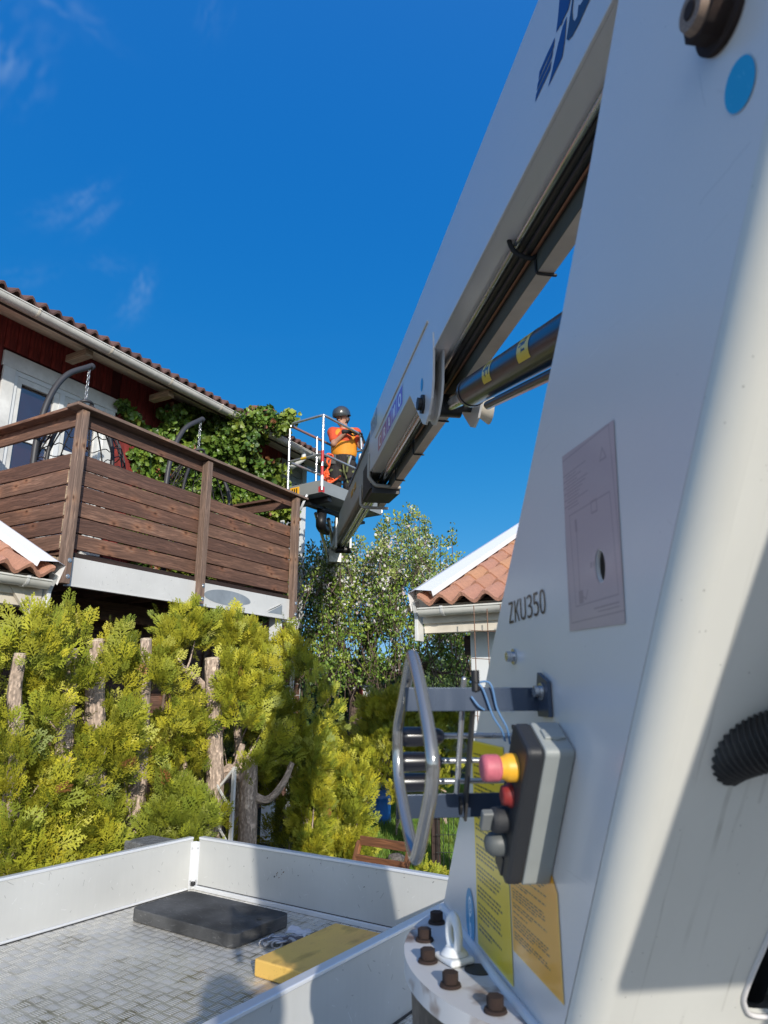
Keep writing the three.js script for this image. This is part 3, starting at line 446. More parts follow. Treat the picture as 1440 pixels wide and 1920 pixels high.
// lettering and emblems on the boom side
{
  const RD = RB - .0015, onBoom = (name, pts, m) => { const g = new THREE.ShapeGeometry(shape(pts)), p = g.attributes.position, uv = g.attributes.uv; g.translate(0, 0, RD - LR); return mesh(name, g, m, boom); };
  const px = l => l.map(([x, y]) => atR(960 + x / 6.545, y / 6.545, RD));
  const blue = M(.022, .045, .19, .4), dark = M(.035, .04, .085, .4); blue.side = dark.side = THREE.DoubleSide;
  for (const p of [[[525, 460], [512, 575], [400, 800], [322, 985], [335, 880], [430, 660]], [[503, 605], [490, 700], [300, 1120], [315, 1020]], [[483, 745], [468, 850], [283, 1250], [296, 1150]], [[670, 200], [650, 470], [615, 700], [440, 1068], [495, 850], [560, 560], [620, 330]], [[592, -120], [560, 240], [540, 400], [600, 290], [690, 110], [712, 10], [740, -120]], [[612, 255], [590, 305], [600, 312], [620, 270]]]) onBoom('emblem', px(p), blue);
  onBoom('emblem', px([[742, -30], [720, 120], [690, 330], [668, 480], [690, 495], [740, 440], [820, 290], [890, 130], [960, -20], [880, -20], [860, 20], [835, 60], [815, 60], [800, 200], [770, 258], [745, 240], [738, 130], [752, 0], [770, -60]]), dark);
  // company name, five squares
  const chars = 'CRAMO', cols = ['#b0444f', '#a8428f', '#9440ae', '#8a46b6', '#8748bb'];
  const t = film(canvasTex(700, 130, (x, w, h) => { x.fillStyle = '#cfd8ea'; x.fillRect(0, 0, w, h); for (let i = 0; i < 5; i++) { x.fillStyle = cols[i]; x.fillRect(6 + i * 139, 8, 130, 114); x.fillStyle = '#ffffff'; x.font = 'bold 104px sans-serif'; x.textAlign = 'center'; x.textBaseline = 'middle'; x.fillText(chars[i], 71 + i * 139, 68, 76); } }));
  const quad = (F0, F1, b0, b1, m, name) => { const g = grid(8, 1, (u, v) => { const F = lerp(F0, F1, u), q = V(F, bh(F) + lerp(b0, b1, v), RD); q.u = u; q.v = v; return q; }); m.side = THREE.DoubleSide; return mesh(name, g, m, boom); };
  quad(4.86, 3.78, .035, .172, t, 'company_sign'); quad(5.30, 4.93, .295, .445, textFilm('TI97', 300, 150, '#a3a9bd', '#1c2a66', 'bold 130px sans-serif'), 'type_sign');
}
// inner sections, collars, tip
{
  const g1m = M(.52, .53, .49, .45, { map: T.alu, metalness: .25 });
  beam(4.9, 8.7, .045, .40, RB + .024, RE - .03, g1m, 'inner_section', { t1: .34, bev: .006 }); beam(5.2, 8.7, .038, .045, RB + .03, RE - .035, mats.cream, 'inner_underside', { bev: 0 });
  beam(8.3, 10.4, .085, .30, RB + .04, RE - .05, g1m, 'tip_section', { bev: .005 });
  beam(5.4, 7.3, .36, .41, RB + .01, RB + .024, mats.grey, 'hose_guard', { t1: .37, bev: 0 });
  // black collar at the end of the outer section
  const blk = M(.03, .03, .032, .55, { map: T.soil });
  beam(5.36, 5.86, -.12, .16, RB + .004, RB + .02, blk, 'collar', { bev: 0 }); beam(5.36, 5.92, -.16, -.08, RB + .02, RE + .01, blk, 'collar', { bev: .01, b1: -.12 }); beam(5.45, 5.9, -.1, .2, RE + .0, RE + .02, blk, 'collar', { bev: 0 });
  const rail = M(.40, .37, .31, .5, { map: T.soil });
  mesh('collar_rail', tube([V(5.35, bh(5.35) + .17, RB - .008), V(5.35, bh(5.35) - .03, RB - .008), V(5.34, bh(5.34) - .10, RB + .05), V(5.34, bh(5.34) - .11, RE)], .016, 6, 40, false, .05), rail, boom);
  mesh('collar_rail', tube([V(6.0, bh(6) + .05, RB), V(6.0, bh(6) - .12, RB), V(6.0, bh(6) - .15, RB + .03), V(6.0, bh(6) - .15, RE)], .014, 6, 40, false, .05), rail, boom);
  for (const [b, R, r] of [[-.02, .78, .022], [-.03, .83, .018]]) mesh('chrome_rod', cyl(V(5.7, bh(5.7) + b, R), V(9.6, bh(9.6) + b, R), r, r, 14), mats.chrome, boom);
  mesh('hose', cyl(V(5.7, bh(5.7) - .0, .755), V(9.4, bh(9.4) + .0, .755), .02, .02, 10), mats.black, boom);
  for (const F of [6.62, 6.92]) beam(F, F + .2, .19, .255, RB + .0185, RB + .0225, M(.55, .30, .03, .5), 'yellow_tag', { bev: 0 });
  beam(9.1, 9.35, -.06, .36, RB + .012, RB + .04, g1m, 'end_plate', { bev: .004 }); beam(9.1, 9.35, -.06, .30, RE - .04, RE - .01, g1m, 'end_plate', { bev: .004 });
  mesh('end_roller', cyl(V(9.3, bh(9.3) - .06, RB + .03), V(9.3, bh(9.3) - .06, RE), .05, .05, 18), mats.black, boom);
  beam(10.3, 10.95, -.10, .13, RB + .01, RE - .04, g1m, 'tip_box', { bev: .008, b1: -.06 });
}
// ---------------------------------------------------------------- work basket
const bN = P(603, 925, 8.9); bN.y = EYE + 2.70;
const BU = V3(.555, 0, -.832), BV = V3(-.832, 0, -.555), BW = .62, BLn = 1.47;      // along the long side (away), across (left and away)
const bpos = (s, t, y) => bN.clone().addScaledVector(BU, s).addScaledVector(BV, t).add(V3(0, y, 0));
{
  const bk = part('basket', lift), B = (s, t, y) => toLift(bpos(s, t, y));
  const galv = M(.42, .43, .42, .5, { metalness: .35, map: T.alu }), tubeM = M(.52, .53, .53, .35, { metalness: .7, roughnessMap: T.rough });
  const pan = (s0, s1, t0, t1, y0, y1) => { const g = new THREE.BoxGeometry(s1 - s0, y1 - y0, t1 - t0); basis(g, BU, V3(0, 1, 0), V3().crossVectors(BU, V3(0, 1, 0)), V3(0, 0, 0)); const c = bpos((s0 + s1) / 2, (t0 + t1) / 2, (y0 + y1) / 2), p = g.attributes.position; for (let i = 0; i < p.count; i++) { const q = toLift(V3().fromBufferAttribute(p, i).add(c)); p.setXYZ(i, q.x, q.y, q.z); } g.computeVertexNormals(); return uvBox(clean(g)); };
  mesh('floor', pan(0, BLn, 0, BW, -.03, 0), mats.grey, bk);
  mesh('toe_board', pan(-.006, 0, 0, BW, -.035, .14), galv, bk); mesh('toe_board', pan(0, BLn, -.006, 0, -.035, .14), galv, bk); mesh('toe_board', pan(BLn, BLn + .006, 0, BW, -.035, .14), galv, bk); mesh('toe_board', pan(0, BLn, BW, BW + .006, -.035, .14), galv, bk);
  for (const [s, t] of [[.2, .15], [1.1, .15]]) mesh('floor_beam', pan(s, s + .08, .05, BW, -.10, -.03), mats.black, bk); mesh('floor_beam', pan(.1, 1.45, .30, .40, -.14, -.10), mats.black, bk);
  const r = .019, Ht = 1.10, pole = (a, n = 'post', m = tubeM) => mesh(n, tube(a, r, 10, 40, false, .1), m, bk);
  const cs = [[0, 0], [0, BW], [BLn, BW], [BLn, 0]];
  pole([B(0, 0, 0), B(0, 0, Ht)]); pole([B(0, BW, 0), B(0, BW, Ht - .06), B(.02, BW - .02, Ht - .015), B(.02, BW - .06, Ht)]); pole([B(.62, BW, 0), B(.62, BW, Ht)]); pole([B(BLn, BW, 0), B(BLn, BW, Ht)]); pole([B(BLn, 0, 0), B(BLn, 0, Ht)]);
  pole([B(0, BW - .06, Ht), B(0, .05, Ht), B(.04, 0, Ht), B(.82, 0, Ht), B(.90, 0, Ht - .04), B(.92, 0, Ht - .22)], 'top_rail'); pole([B(.02, BW, Ht - .02), B(BLn, BW, Ht - .02)], 'top_rail', M(.36, .20, .18, .5, { metalness: .3 }));
  pole([B(0, 0, .52), B(0, BW, .52)], 'mid_rail'); pole([B(0, 0, .52), B(BLn, 0, .52)], 'mid_rail'); pole([B(0, BW, .52), B(BLn, BW, .52)], 'mid_rail');
  pole([B(BLn, 0, Ht), B(BLn, BW, Ht)], 'top_rail');
  const band = (s, t, y0, y1, m, n = 'red_tape') => mesh(n, cyl(B(s, t, y0), B(s, t, y1), r + .002, r + .002, 12, false), m, bk), red = M(.5, .03, .03, .5), wht = M(.75, .75, .75, .5);
  band(0, 0, .40, .57, red); band(0, 0, .21, .34, red); band(0, 0, .05, .20, wht, 'white_tape'); mesh('red_tape', pan(-.009, -.006, -.006, .05, -.03, .05), red, bk); mesh('red_tape', pan(-.006, .05, -.009, -.006, -.03, .05), red, bk);
  band(0, .42, .505, .535, M(.7, .42, .03, .5), 'yellow_tape'); 
  { const g = cyl(B(0, .28, .52), B(0, .38, .52), r + .002, r + .002, 12, false); mesh('yellow_tape', g, M(.7, .42, .03, .5), bk); bk.remove(bk.children[bk.children.length - 2]); }
  mesh('yellow_sign', pan(-.012, -.006, .40, .56, -.01, .11), M(.85, .42, .02, .5), bk); for (const t of [.43, .47, .51]) mesh('black_mark', pan(-.0135, -.012, t, t + .02, .01, .09), mats.black, bk); mesh('red_tape', pan(-.012, -.006, .57, .62, -.03, .05), red, bk);
  // white rail socket beside the boom, hook under the floor
  const so = toLift(P(676, 862, 9.6)); mesh('rail_socket', [new RoundedBoxGeometry(.13, .10, .06, 3, .02).translate(so.x, so.y + .03, so.z), bx(.035, .16, .05, so.x + .05, so.y - .07, so.z, 'x', 0, .01), bx(.03, .10, .05, so.x - .05, so.y - .05, so.z, 'x', 0, .01)], mats.white, bk);
  mesh('hook_pipe', tube([B(.0, .26, -.04), B(-.03, .26, -.08), B(-.03, .30, -.16), B(0, .38, -.23), B(.02, .50, -.25)], .018, 8, 40), wht, bk);
  // carrier between basket and boom tip
  const c0 = V(10.6, 2.06, .80), c1 = B(.45, .35, -.14); mesh('carrier', [tube([c0, V(10.75, 2.5, .80), c1.clone().add(V3(0, -.25, 0)), c1], .075, 10, 24)], mats.black, bk);
  mesh('carrier_rod', [cyl(V(10.5, 2.02, .72), c1.clone().add(V3(-.2, -.1, -.1)), .025, .025, 10), cyl(V(10.85, 2.0, .86), c1.clone().add(V3(.1, -.1, .1)), .03, .03, 10)], mats.chrome, bk);
  // harness line and orange rope hanging on the rail belong to the worker and are built with him
}

// ---------------------------------------------------------------- aluminium truck bed; local: x across (n), y up, z back towards the viewer (-u)
const BA = 33.7 * R2, UB = V3(Math.sin(BA), 0, -Math.cos(BA)), NB = V3(Math.cos(BA), 0, Math.sin(BA)), C0 = V3(-1.1, 0, -4.342);
const bedW = (u, h, n) => C0.clone().addScaledVector(UB, u).addScaledVector(NB, n).setY(h + EYE);
const FL = -1.079, WT = -.803;
const bed = part('truck_bed', lift);
{
  const q = toLift(C0.clone()); bed.position.set(q.x, 0, q.z); bed.rotation.y = -BA - lift.rotation.y;   // x -> n, z -> -u
  const y = h => h + EYE, aluM = M(.66, .665, .66, .42, { map: T.alu, metalness: .12 }), lipM = M(.72, .735, .75, .36, { metalness: .3 });
  const W = 1.84, LBED = 3.4, DECK = 3.32;
  // floor of five-bar plate
  const plateT = tex(512, 512, (u, v) => { const n = fbm(u * 6, v * 6, 91, 5, 6, 6), s = 232 + 90 * (n - .5) + 30 * (hash(u * 512 | 0, v * 512 | 0, 2) - .5), d = clamp((fbm(u * 9, v * 9, 95, 5, 9, 9) - .60) * 7) * 60; return [s - d, s - d * 1.05, s * .97 - d * 1.2]; }, [.9, .9]);
  const plateM = M(.60, .58, .545, .5, { map: plateT, metalness: .3, roughnessMap: T.rough });
  mesh('floor_plate', bx(DECK + .03, .02, LBED, DECK / 2 - .015, y(FL) - .01, LBED / 2, 'x'), plateM, bed);
  const bar = new THREE.SphereGeometry(1, 8, 4, 0, Math.PI * 2, 0, Math.PI / 2); bar.scale(.0225, .0011, .0030);
  const list = [], S = .054, add = (x, z, rot) => list.push({ m: new THREE.Matrix4().compose(V3(x, y(FL), z), new THREE.Quaternion().setFromAxisAngle(V3(0, 1, 0), rot), V3(1, 1, 1)) });
  for (let i = 0; i * S < DECK; i++) for (let j = 0; j * S < LBED; j++) { const a = (i + j) % 2 ? 0 : Math.PI / 2; for (let k = -2; k <= 2; k++) { const o = k * .0104; add(i * S + .03 + (a ? o : 0), j * S + .03 + (a ? 0 : o), a); } }
  scatter('floor_bars', bar, M(.68, .66, .615, .34, { metalness: .5 }), list, bed);
  // walls: left, far, near (tailboard towards the turret)
  const wall = (name, w, d, x, z, nm) => { const g = part(name, bed); g.name = name; return g; };
  const board = (w, d, x, z) => { mesh('side_board', bx(w, WT - FL - .012, d, x, y((WT + FL) / 2 - .004), z, w > d ? 'x' : 'z', x + z), aluM, bed); mesh('top_rim', bx(w + (w > d ? 0 : .012), .014, d + (w > d ? .012 : 0), x, y(WT) - .006, z, 'x', 0, .004), lipM, bed); };
  board(.026, LBED - .02, -.013, LBED / 2 + .01); board(DECK - .03, .026, DECK / 2 + .015, -.013); board(.028, LBED - .06, W + .014, LBED / 2 + .03);
  // skirting profiles with dark joints
  mesh('skirting', bx(W - .05, .022, .016, W / 2, y(FL) + .012, .008, 'x', 0, .003), lipM, bed); mesh('skirting', bx(.012, .014, LBED - .1, .006, y(FL) + .007, LBED / 2, 'z', 0, .003), lipM, bed);
  mesh('joint', bx(W - .05, .003, .004, W / 2, y(FL) + .0245, .0, 'x'), mats.black, bed); mesh('joint', bx(.004, .004, LBED - .1, .0145, y(FL) + .003, LBED / 2, 'z'), mats.black, bed); mesh('joint', bx(.01, .004, LBED - .1, W + .033, y(FL) + .003, LBED / 2, 'z'), mats.black, bed);
  // scraped-off brown scuffs and a few dark knocks on the walls
  { const r = rng(19), sm2 = M(.16, .085, .05, .9), kn = M(.10, .10, .10, .8); for (let i = 0; i < 16; i++) { const g = new THREE.CircleGeometry(.5, 7); g.scale(.004 + .012 * r(), .003 + .006 * r(), 1); g.rotateZ(.5 + .7 * r()); const a = i < 7; g.translate(a ? .60 + .05 * r() + .012 * i : .1 + 1.6 * r(), y(FL) + (a ? .13 + .012 * (i % 4) + .02 * r() : .04 + .22 * r()), .0012); mesh('scuff', g, a ? sm2 : kn, bed); } }
  // corner post with rivets
  mesh('corner_post', [bx(.034, .25, .003, .020, y(WT) - .150, .0018), bx(.003, .25, .034, .0018, y(WT) - .150, .020), bx(.008, .25, .008, .004, y(WT) - .150, .004)], lipM, bed);
  for (const dy of [-.06, -.23]) for (const [x, z, nx] of [[.026, .0035, 0], [.0035, .026, 1]]) { const g = new THREE.SphereGeometry(.005, 10, 6); g.translate(x, y(WT) + dy, z); mesh('rivet', g, mats.galv, bed); }
  mesh('drain_gap', bx(.02, .02, .02, .014, y(FL) + .03, .014), mats.black, bed);
  { const h = cyl(V3(.03, y(FL) + .012, 1.66), V3(.10, y(FL) + .012, 1.62), .012, .012, 10); mesh('latch', h, mats.galv, bed); }
  // chassis and wheels below
  for (const x of [.5, 1.4, 2.5]) mesh('chassis_beam', bx(.12, .16, 3.3, x, y(FL) - .10, LBED / 2), mats.black, bed);
  for (const [x, z] of [[.15, .9], [.15, 2.6], [3.1, .9], [3.1, 2.6]]) { const t = new THREE.TorusGeometry(.155, .065, 12, 28); t.rotateY(Math.PI / 2); t.translate(x, .22, z); const h = new THREE.CylinderGeometry(.11, .11, .12, 24); h.rotateZ(Math.PI / 2); h.translate(x, .22, z); mesh('tyre', t, mats.rubber, bed); mesh('rim', h, mats.galv, bed); }
}
// ---------------------------------------------------------------- pads, chain and straps lying in the bed
function padGeo(w, h, d, r) { const s = new THREE.Shape(), a = w / 2, b = d / 2; s.moveTo(-a + r, -b); s.lineTo(a - r, -b); s.quadraticCurveTo(a, -b, a, -b + r); s.lineTo(a, b - r); s.quadraticCurveTo(a, b, a - r, b); s.lineTo(-a + r, b); s.quadraticCurveTo(-a, b, -a, b - r); s.lineTo(-a, -b + r); s.quadraticCurveTo(-a, -b, -a + r, -b); const g = extr(s, h, .006); g.rotateX(-Math.PI / 2); return uvBox(g); }
const scuffT = tex(512, 512, (() => { const r = rng(8), b = new Float32Array(512 * 512); for (let i = 0; i < 420; i++) { let x = r() * 512, y = r() * 512; const a = -.4 + r() * .9, L = 4 + 40 * r() * r(), k = 20 + 70 * r(); for (let t = 0; t < L; t++) { b[((y | 0) & 511) * 512 + ((x | 0) & 511)] = k; x += Math.cos(a); y += Math.sin(a) + .3 * (r() - .5); } } return (u, v, i, j) => { const n = fbm(u * 5, v * 5, 61, 6, 5, 5), q = 95 + 120 * (n - .5) + b[j * 512 + i] + 22 * (hash(i, j, 2) - .5); return [q, q, q * .98]; }; })(), [1.4, 1.4]);
{
  const b = thing('outrigger_pad', 'thick black plastic outrigger pad with rounded corners on the chequered bed floor', 'pad', bedW(-.385, FL, .556), -BA);
  const g = padGeo(.715, .058, .375, .045); g.translate(0, .003, 0); const p = mesh('pad_plate', g, M(.42, .42, .43, .7, { map: scuffT, bumpMap: T.grainBump, bumpScale: .0008 }), b);
  const hl = new THREE.CylinderGeometry(.012, .012, .002, 18); hl.translate(.30, .0622, -.03); mesh('hole', hl, mats.black, b); 
  const y = thing('outrigger_pad', 'thick yellow plastic outrigger pad lying against the near bed wall', 'pad', bedW(-.468, FL, 1.405), -BA);
  const yt = tex(512, 512, (u, v, i, j) => { const n = fbm(u * 6, v * 6, 65, 5, 6, 6), sp = hash(i, j, 9) > .9972 ? 110 : 0, d = clamp((fbm(u * 14, v * 7, 68, 5, 14, 7) - .58) * 5) * 38; return [238 + 20 * (n - .5) - sp - d, 228 + 30 * (n - .5) - sp - d, 215 - sp - d]; }, [1.2, 1.2]);
  const g2 = padGeo(.43, .062, .53, .012); g2.translate(0, .003, 0); mesh('pad_plate', g2, M(.86, .58, .16, .55, { map: yt }), y);
}
{
  const c = thing('chain', 'grey steel chain heaped on a strap between black and yellow pads', 'chain', bedW(-.43, FL, 1.02), -BA);
  const r = rng(12); for (let i = 0; i < 7; i++) { const t = new THREE.TorusGeometry(.016, .0048, 8, 18); t.scale(1.35, 1, 1); t.rotateX(Math.PI / 2 * (i % 2 ? .85 : .15)); t.rotateY(1.1 + .5 * Math.sin(i * 2.1)); t.translate(-.03 + .028 * (i % 4) + .01 * Math.sin(i), .016 + .012 * (i % 2), .03 - .03 * (i / 4 | 0) - .012 * i * .5); mesh('chain_link', t, M(.42, .42, .44, .4, { metalness: .8 }), c); }
  const s = thing('lashing_strap', 'dark grey lashing strap bundled beside the chain in the truck bed', 'strap', bedW(-.40, FL, 1.07), -BA);
  for (let i = 0; i < 6; i++) { const pts = []; for (let k = 0; k < 7; k++) pts.push(V3(-.06 + .05 * k * .7 + .03 * (r() - .5), .012 + .025 * r(), .06 - .035 * k + .05 * (r() - .5))); mesh('strap_loop', tube(pts, .006 + .004 * r(), 6, 36), i % 2 ? M(.09, .09, .10, .8) : M(.28, .29, .31, .75), s); }
  const pl = grid(8, 8, (u, v) => V3((u - .5) * .12, .02 + .03 * vnoise(u * 4, v * 4, 6) , (v - .5) * .07 - .08)); mesh('strap_end', pl, M(.5, .5, .52, .7, { side: THREE.DoubleSide }), s);
}

// ================================================================ the red house with its balcony; local: x along the wall (away), y up, z outwards
const HA = 29 * R2, UH = V3(Math.sin(HA), 0, -Math.cos(HA)), NH = V3(Math.cos(HA), 0, Math.sin(HA)), H0 = P(138, 925, 5.6).setY(0);
const house = thing('house', 'red wooden house with white framed balcony door, brown tiled roof and dark timber balcony', 'house', H0, Math.PI / 2 - HA);
const HW = (s, h, n) => H0.clone().addScaledVector(UH, s).addScaledVector(NH, n).setY(h + EYE);
const hy = h => h + EYE, ZW = -1.7;
{
  const redM = [0, 1, 2].map(i => M([.36, .335, .385][i], [.055, .05, .06][i], [.052, .047, .055][i], .8, { map: T.wood, bumpMap: T.woodBump, bumpScale: .0015 }));
  mesh('wall_backing', [bx(6.9, 2.95, .12, 2.25, hy(2.575), ZW - .085)], M(.10, .016, .017, .85), house);
  // board and batten cladding; none behind the door
  const bg = [0, 1, 2].map(i => bx(.132, 2.90, .022, 0, 0, 0, 'y', i * 1.7, .003));
  for (let i = 0; i < 46; i++) { const x = -1.15 + i * .1385; if (x > .19 && x < 1.63 || x > 5.05) continue; const m = mesh('wall_board', bg[i % 3], redM[(i * 7 + (i % 4)) % 3], house); m.position.set(x, hy(2.58), ZW + .003 * (i % 2)); }
  { const g = bx(.132, .42, .022, 0, 0, 0, 'y', .4, .003); for (let x = .235; x < 1.62; x += .1385) { const m = mesh('wall_board', g, redM[1], house); m.position.set(x, hy(3.80), ZW); } }
  // pale siding at the far end, corner board, end wall
  const sd = bx(.62, .118, .02, 0, 0, 0, 'x', 0, .003), sdM = M(.50, .53, .56, .7, { map: T.soil }); for (let i = 0; i < 22; i++) { const m = mesh('siding_board', sd, sdM, house); m.position.set(5.31, hy(1.25 + i * .121), ZW - .012); m.rotation.x = -.06; }
  mesh('corner_board', bx(.12, 5.5, .05, 5.66, 2.75, ZW - .005, 'y'), mats.white2, house);
  mesh('end_wall', bx(.1, 5.5, 5, 5.66, 2.7, ZW - 2.56), mats.grey, house);
  mesh('end_wall', bx(.1, 5.3, 5, -1.2, 2.65, ZW - 2.6), redM[0], house);
  // ground floor wall under the balcony: stained planks
  const pk = [0, 1, 2].map(i => bx(6.9, .168, .022, 0, 0, 0, 'x', i * 2.3, .003)); for (let i = 0; i < 15; i++) { const m = mesh('plank', pk[i % 3], mats.brown[i % 4], house); m.position.set(2.25, .1 + i * .175, ZW + .01 + .003 * (i % 2)); }
  mesh('wall_backing', bx(6.9, 2.8, .1, 2.25, 1.4, ZW - .06), mats.brown[1], house);
}
// balcony door with white trim
{
  const winGlass = MP(.9, .95, 1, .02, { transmission: 1, ior: 2.3, thickness: 0 }), d = part('balcony_door', house), z = ZW + .02, w = mats.white, X0 = .19, X1 = 1.63, top = 3.55, bot = 1.17;
  mesh('trim', [bx(X1 - X0 + .04, .17, .034, (X0 + X1) / 2, hy(top - .085), z + .004, 'x', 0, .003)], w, d);
  mesh('trim', bx(.135, top - .17 - bot, .03, X0 + .0675, hy((top - .17 + bot) / 2), z, 'y', 0, .003), w, d); mesh('trim', bx(.135, top - .17 - bot, .03, X1 - .0675, hy((top - .17 + bot) / 2), z, 'y', 0, .003), w, d);
  const xi0 = X0 + .135, xi1 = X1 - .135, mid = (xi0 + xi1) / 2;
  mesh('frame', [bx(xi1 - xi0, .05, .05, mid, hy(top - .195), z - .025), bx(.04, 2.16, .05, xi0 + .02, hy(bot + 1.09), z - .025), bx(.04, 2.16, .05, xi1 - .02, hy(bot + 1.09), z - .025), bx(.06, 2.16, .05, mid, hy(bot + 1.09), z - .025)], mats.white2, d);
  for (const [a, b] of [[xi0 + .04, mid - .03], [mid + .03, xi1 - .04]]) {
    const c = (a + b) / 2, wd = b - a, y0 = bot + .03, y1 = top - .22, fr = .06;
    mesh('sash', [bx(wd, .065, .035, c, hy(y1 - .0325), z - .03, 'x', 0, .003), bx(wd, .16, .035, c, hy(y0 + .08), z - .03, 'x', 0, .003), bx(fr, y1 - y0, .034, a + fr / 2, hy((y0 + y1) / 2), z - .0305, 'y', 0, .003), bx(fr, y1 - y0, .034, b - fr / 2, hy((y0 + y1) / 2), z - .0305, 'y', 0, .003), bx(wd, .055, .032, c, hy(2.665), z - .031, 'x', 0, .003)], w, d);
    mesh('pane', bx(wd - .11, y1 - 2.70 - .06, .006, c, hy((y1 - .06 + 2.69) / 2), z - .042), winGlass, d); mesh('pane', bx(wd - .11, 2.64 - y0 - .16, .006, c, hy((2.64 + y0 + .16) / 2), z - .042), winGlass, d);
  }
  mesh('dark_backing', bx(xi1 - xi0, 2.2, .01, mid, hy(bot + 1.1), z - .10), M(.05, .055, .07, .9), d);  // dark sheet behind the panes; the interior's shade is in its colour
}
// roof: tiles, eave, gutter
function tileGeo(w, L, seed, amp = .031) {       // double roll concrete tile, w wide, L long, lying in x (across) and z (down the slope), with a thick rough edge
  const n = 16, th = .021, prof = x => amp * Math.cos(2 * Math.PI * (x / w * 2)) , pos = [], idx = [], top = [], bot = [];
  const r = rng(seed), P2 = (x, y, z) => (pos.push(x, y, z), pos.length / 3 - 1);
  const rows = [[-L / 2, 0], [L / 2 - .01, .002], [L / 2, -.004]];
  for (const [z, dy] of rows) { const a = [], b = []; for (let i = 0; i <= n; i++) { const x = -w / 2 + i / n * w, y = prof(x) + dy + (z > 0 ? .003 * (r() - .5) : 0); a.push(P2(x, y, z)); b.push(P2(x, y - th - (z > 0 ? .006 : 0), z)); } top.push(a); bot.push(b); }
  for (let k = 0; k < 2; k++) for (let i = 0; i < n; i++) { idx.push(top[k][i], top[k + 1][i], top[k][i + 1], top[k][i + 1], top[k + 1][i], top[k + 1][i + 1]); if (k === 0) idx.push(bot[0][i], bot[0][i + 1], bot[2][i], bot[0][i + 1], bot[2][i + 1], bot[2][i]); }
  for (let i = 0; i < n; i++) idx.push(top[2][i], bot[2][i], top[2][i + 1], top[2][i + 1], bot[2][i], bot[2][i + 1]);
  for (const i of [0, n]) for (let k = 0; k < 2; k++) idx.push(top[k][i], bot[k][i], top[k + 1][i], top[k + 1][i], bot[k][i], bot[k + 1][i]);
  let g = new THREE.BufferGeometry(); g.setAttribute('position', new THREE.Float32BufferAttribute(pos, 3)); g.setIndex(idx); g = g.toNonIndexed(); g = BGU.toCreasedNormals(g, .6); return uvBox(g, 'x', seed);
}
function gutterGeo(L, r = .062) {    // half round, open on top, along x from 0 to L, with a rolled lip
  const s = new THREE.Shape(); s.absarc(0, 0, r, Math.PI, 2 * Math.PI, false); s.lineTo(r - .003, 0); s.absarc(0, 0, r - .003, 2 * Math.PI, Math.PI, true);
  const g = new THREE.ExtrudeGeometry(s, { depth: L, bevelEnabled: false, curveSegments: 24 }); g.rotateY(Math.PI / 2);  // shape x -> -z
  const lip = cyl(V3(0, 0, r), V3(L, 0, r), .0085, .0085, 10), lip2 = cyl(V3(0, .004, -r), V3(L, .004, -r), .006, .006, 8);
  const cap = new THREE.CircleGeometry(r, 24, Math.PI, Math.PI); cap.rotateY(-Math.PI / 2); const c2 = cap.clone(); c2.translate(L, 0, 0);
  return [g, lip, lip2, cap, c2];
}
function bracketGeo(x, r = .064) { const s = new THREE.Shape(); s.absarc(0, 0, r + .003, Math.PI, 2 * Math.PI, false); s.lineTo(r, 0); s.absarc(0, 0, r, 2 * Math.PI, Math.PI, true); const g = new THREE.ExtrudeGeometry(s, { depth: .022, bevelEnabled: false, curveSegments: 24 }); g.rotateY(Math.PI / 2); g.translate(x, 0, 0); const k = bx(.022, .016, .02, x + .011, .004, r); return merge([clean(g), k]); }
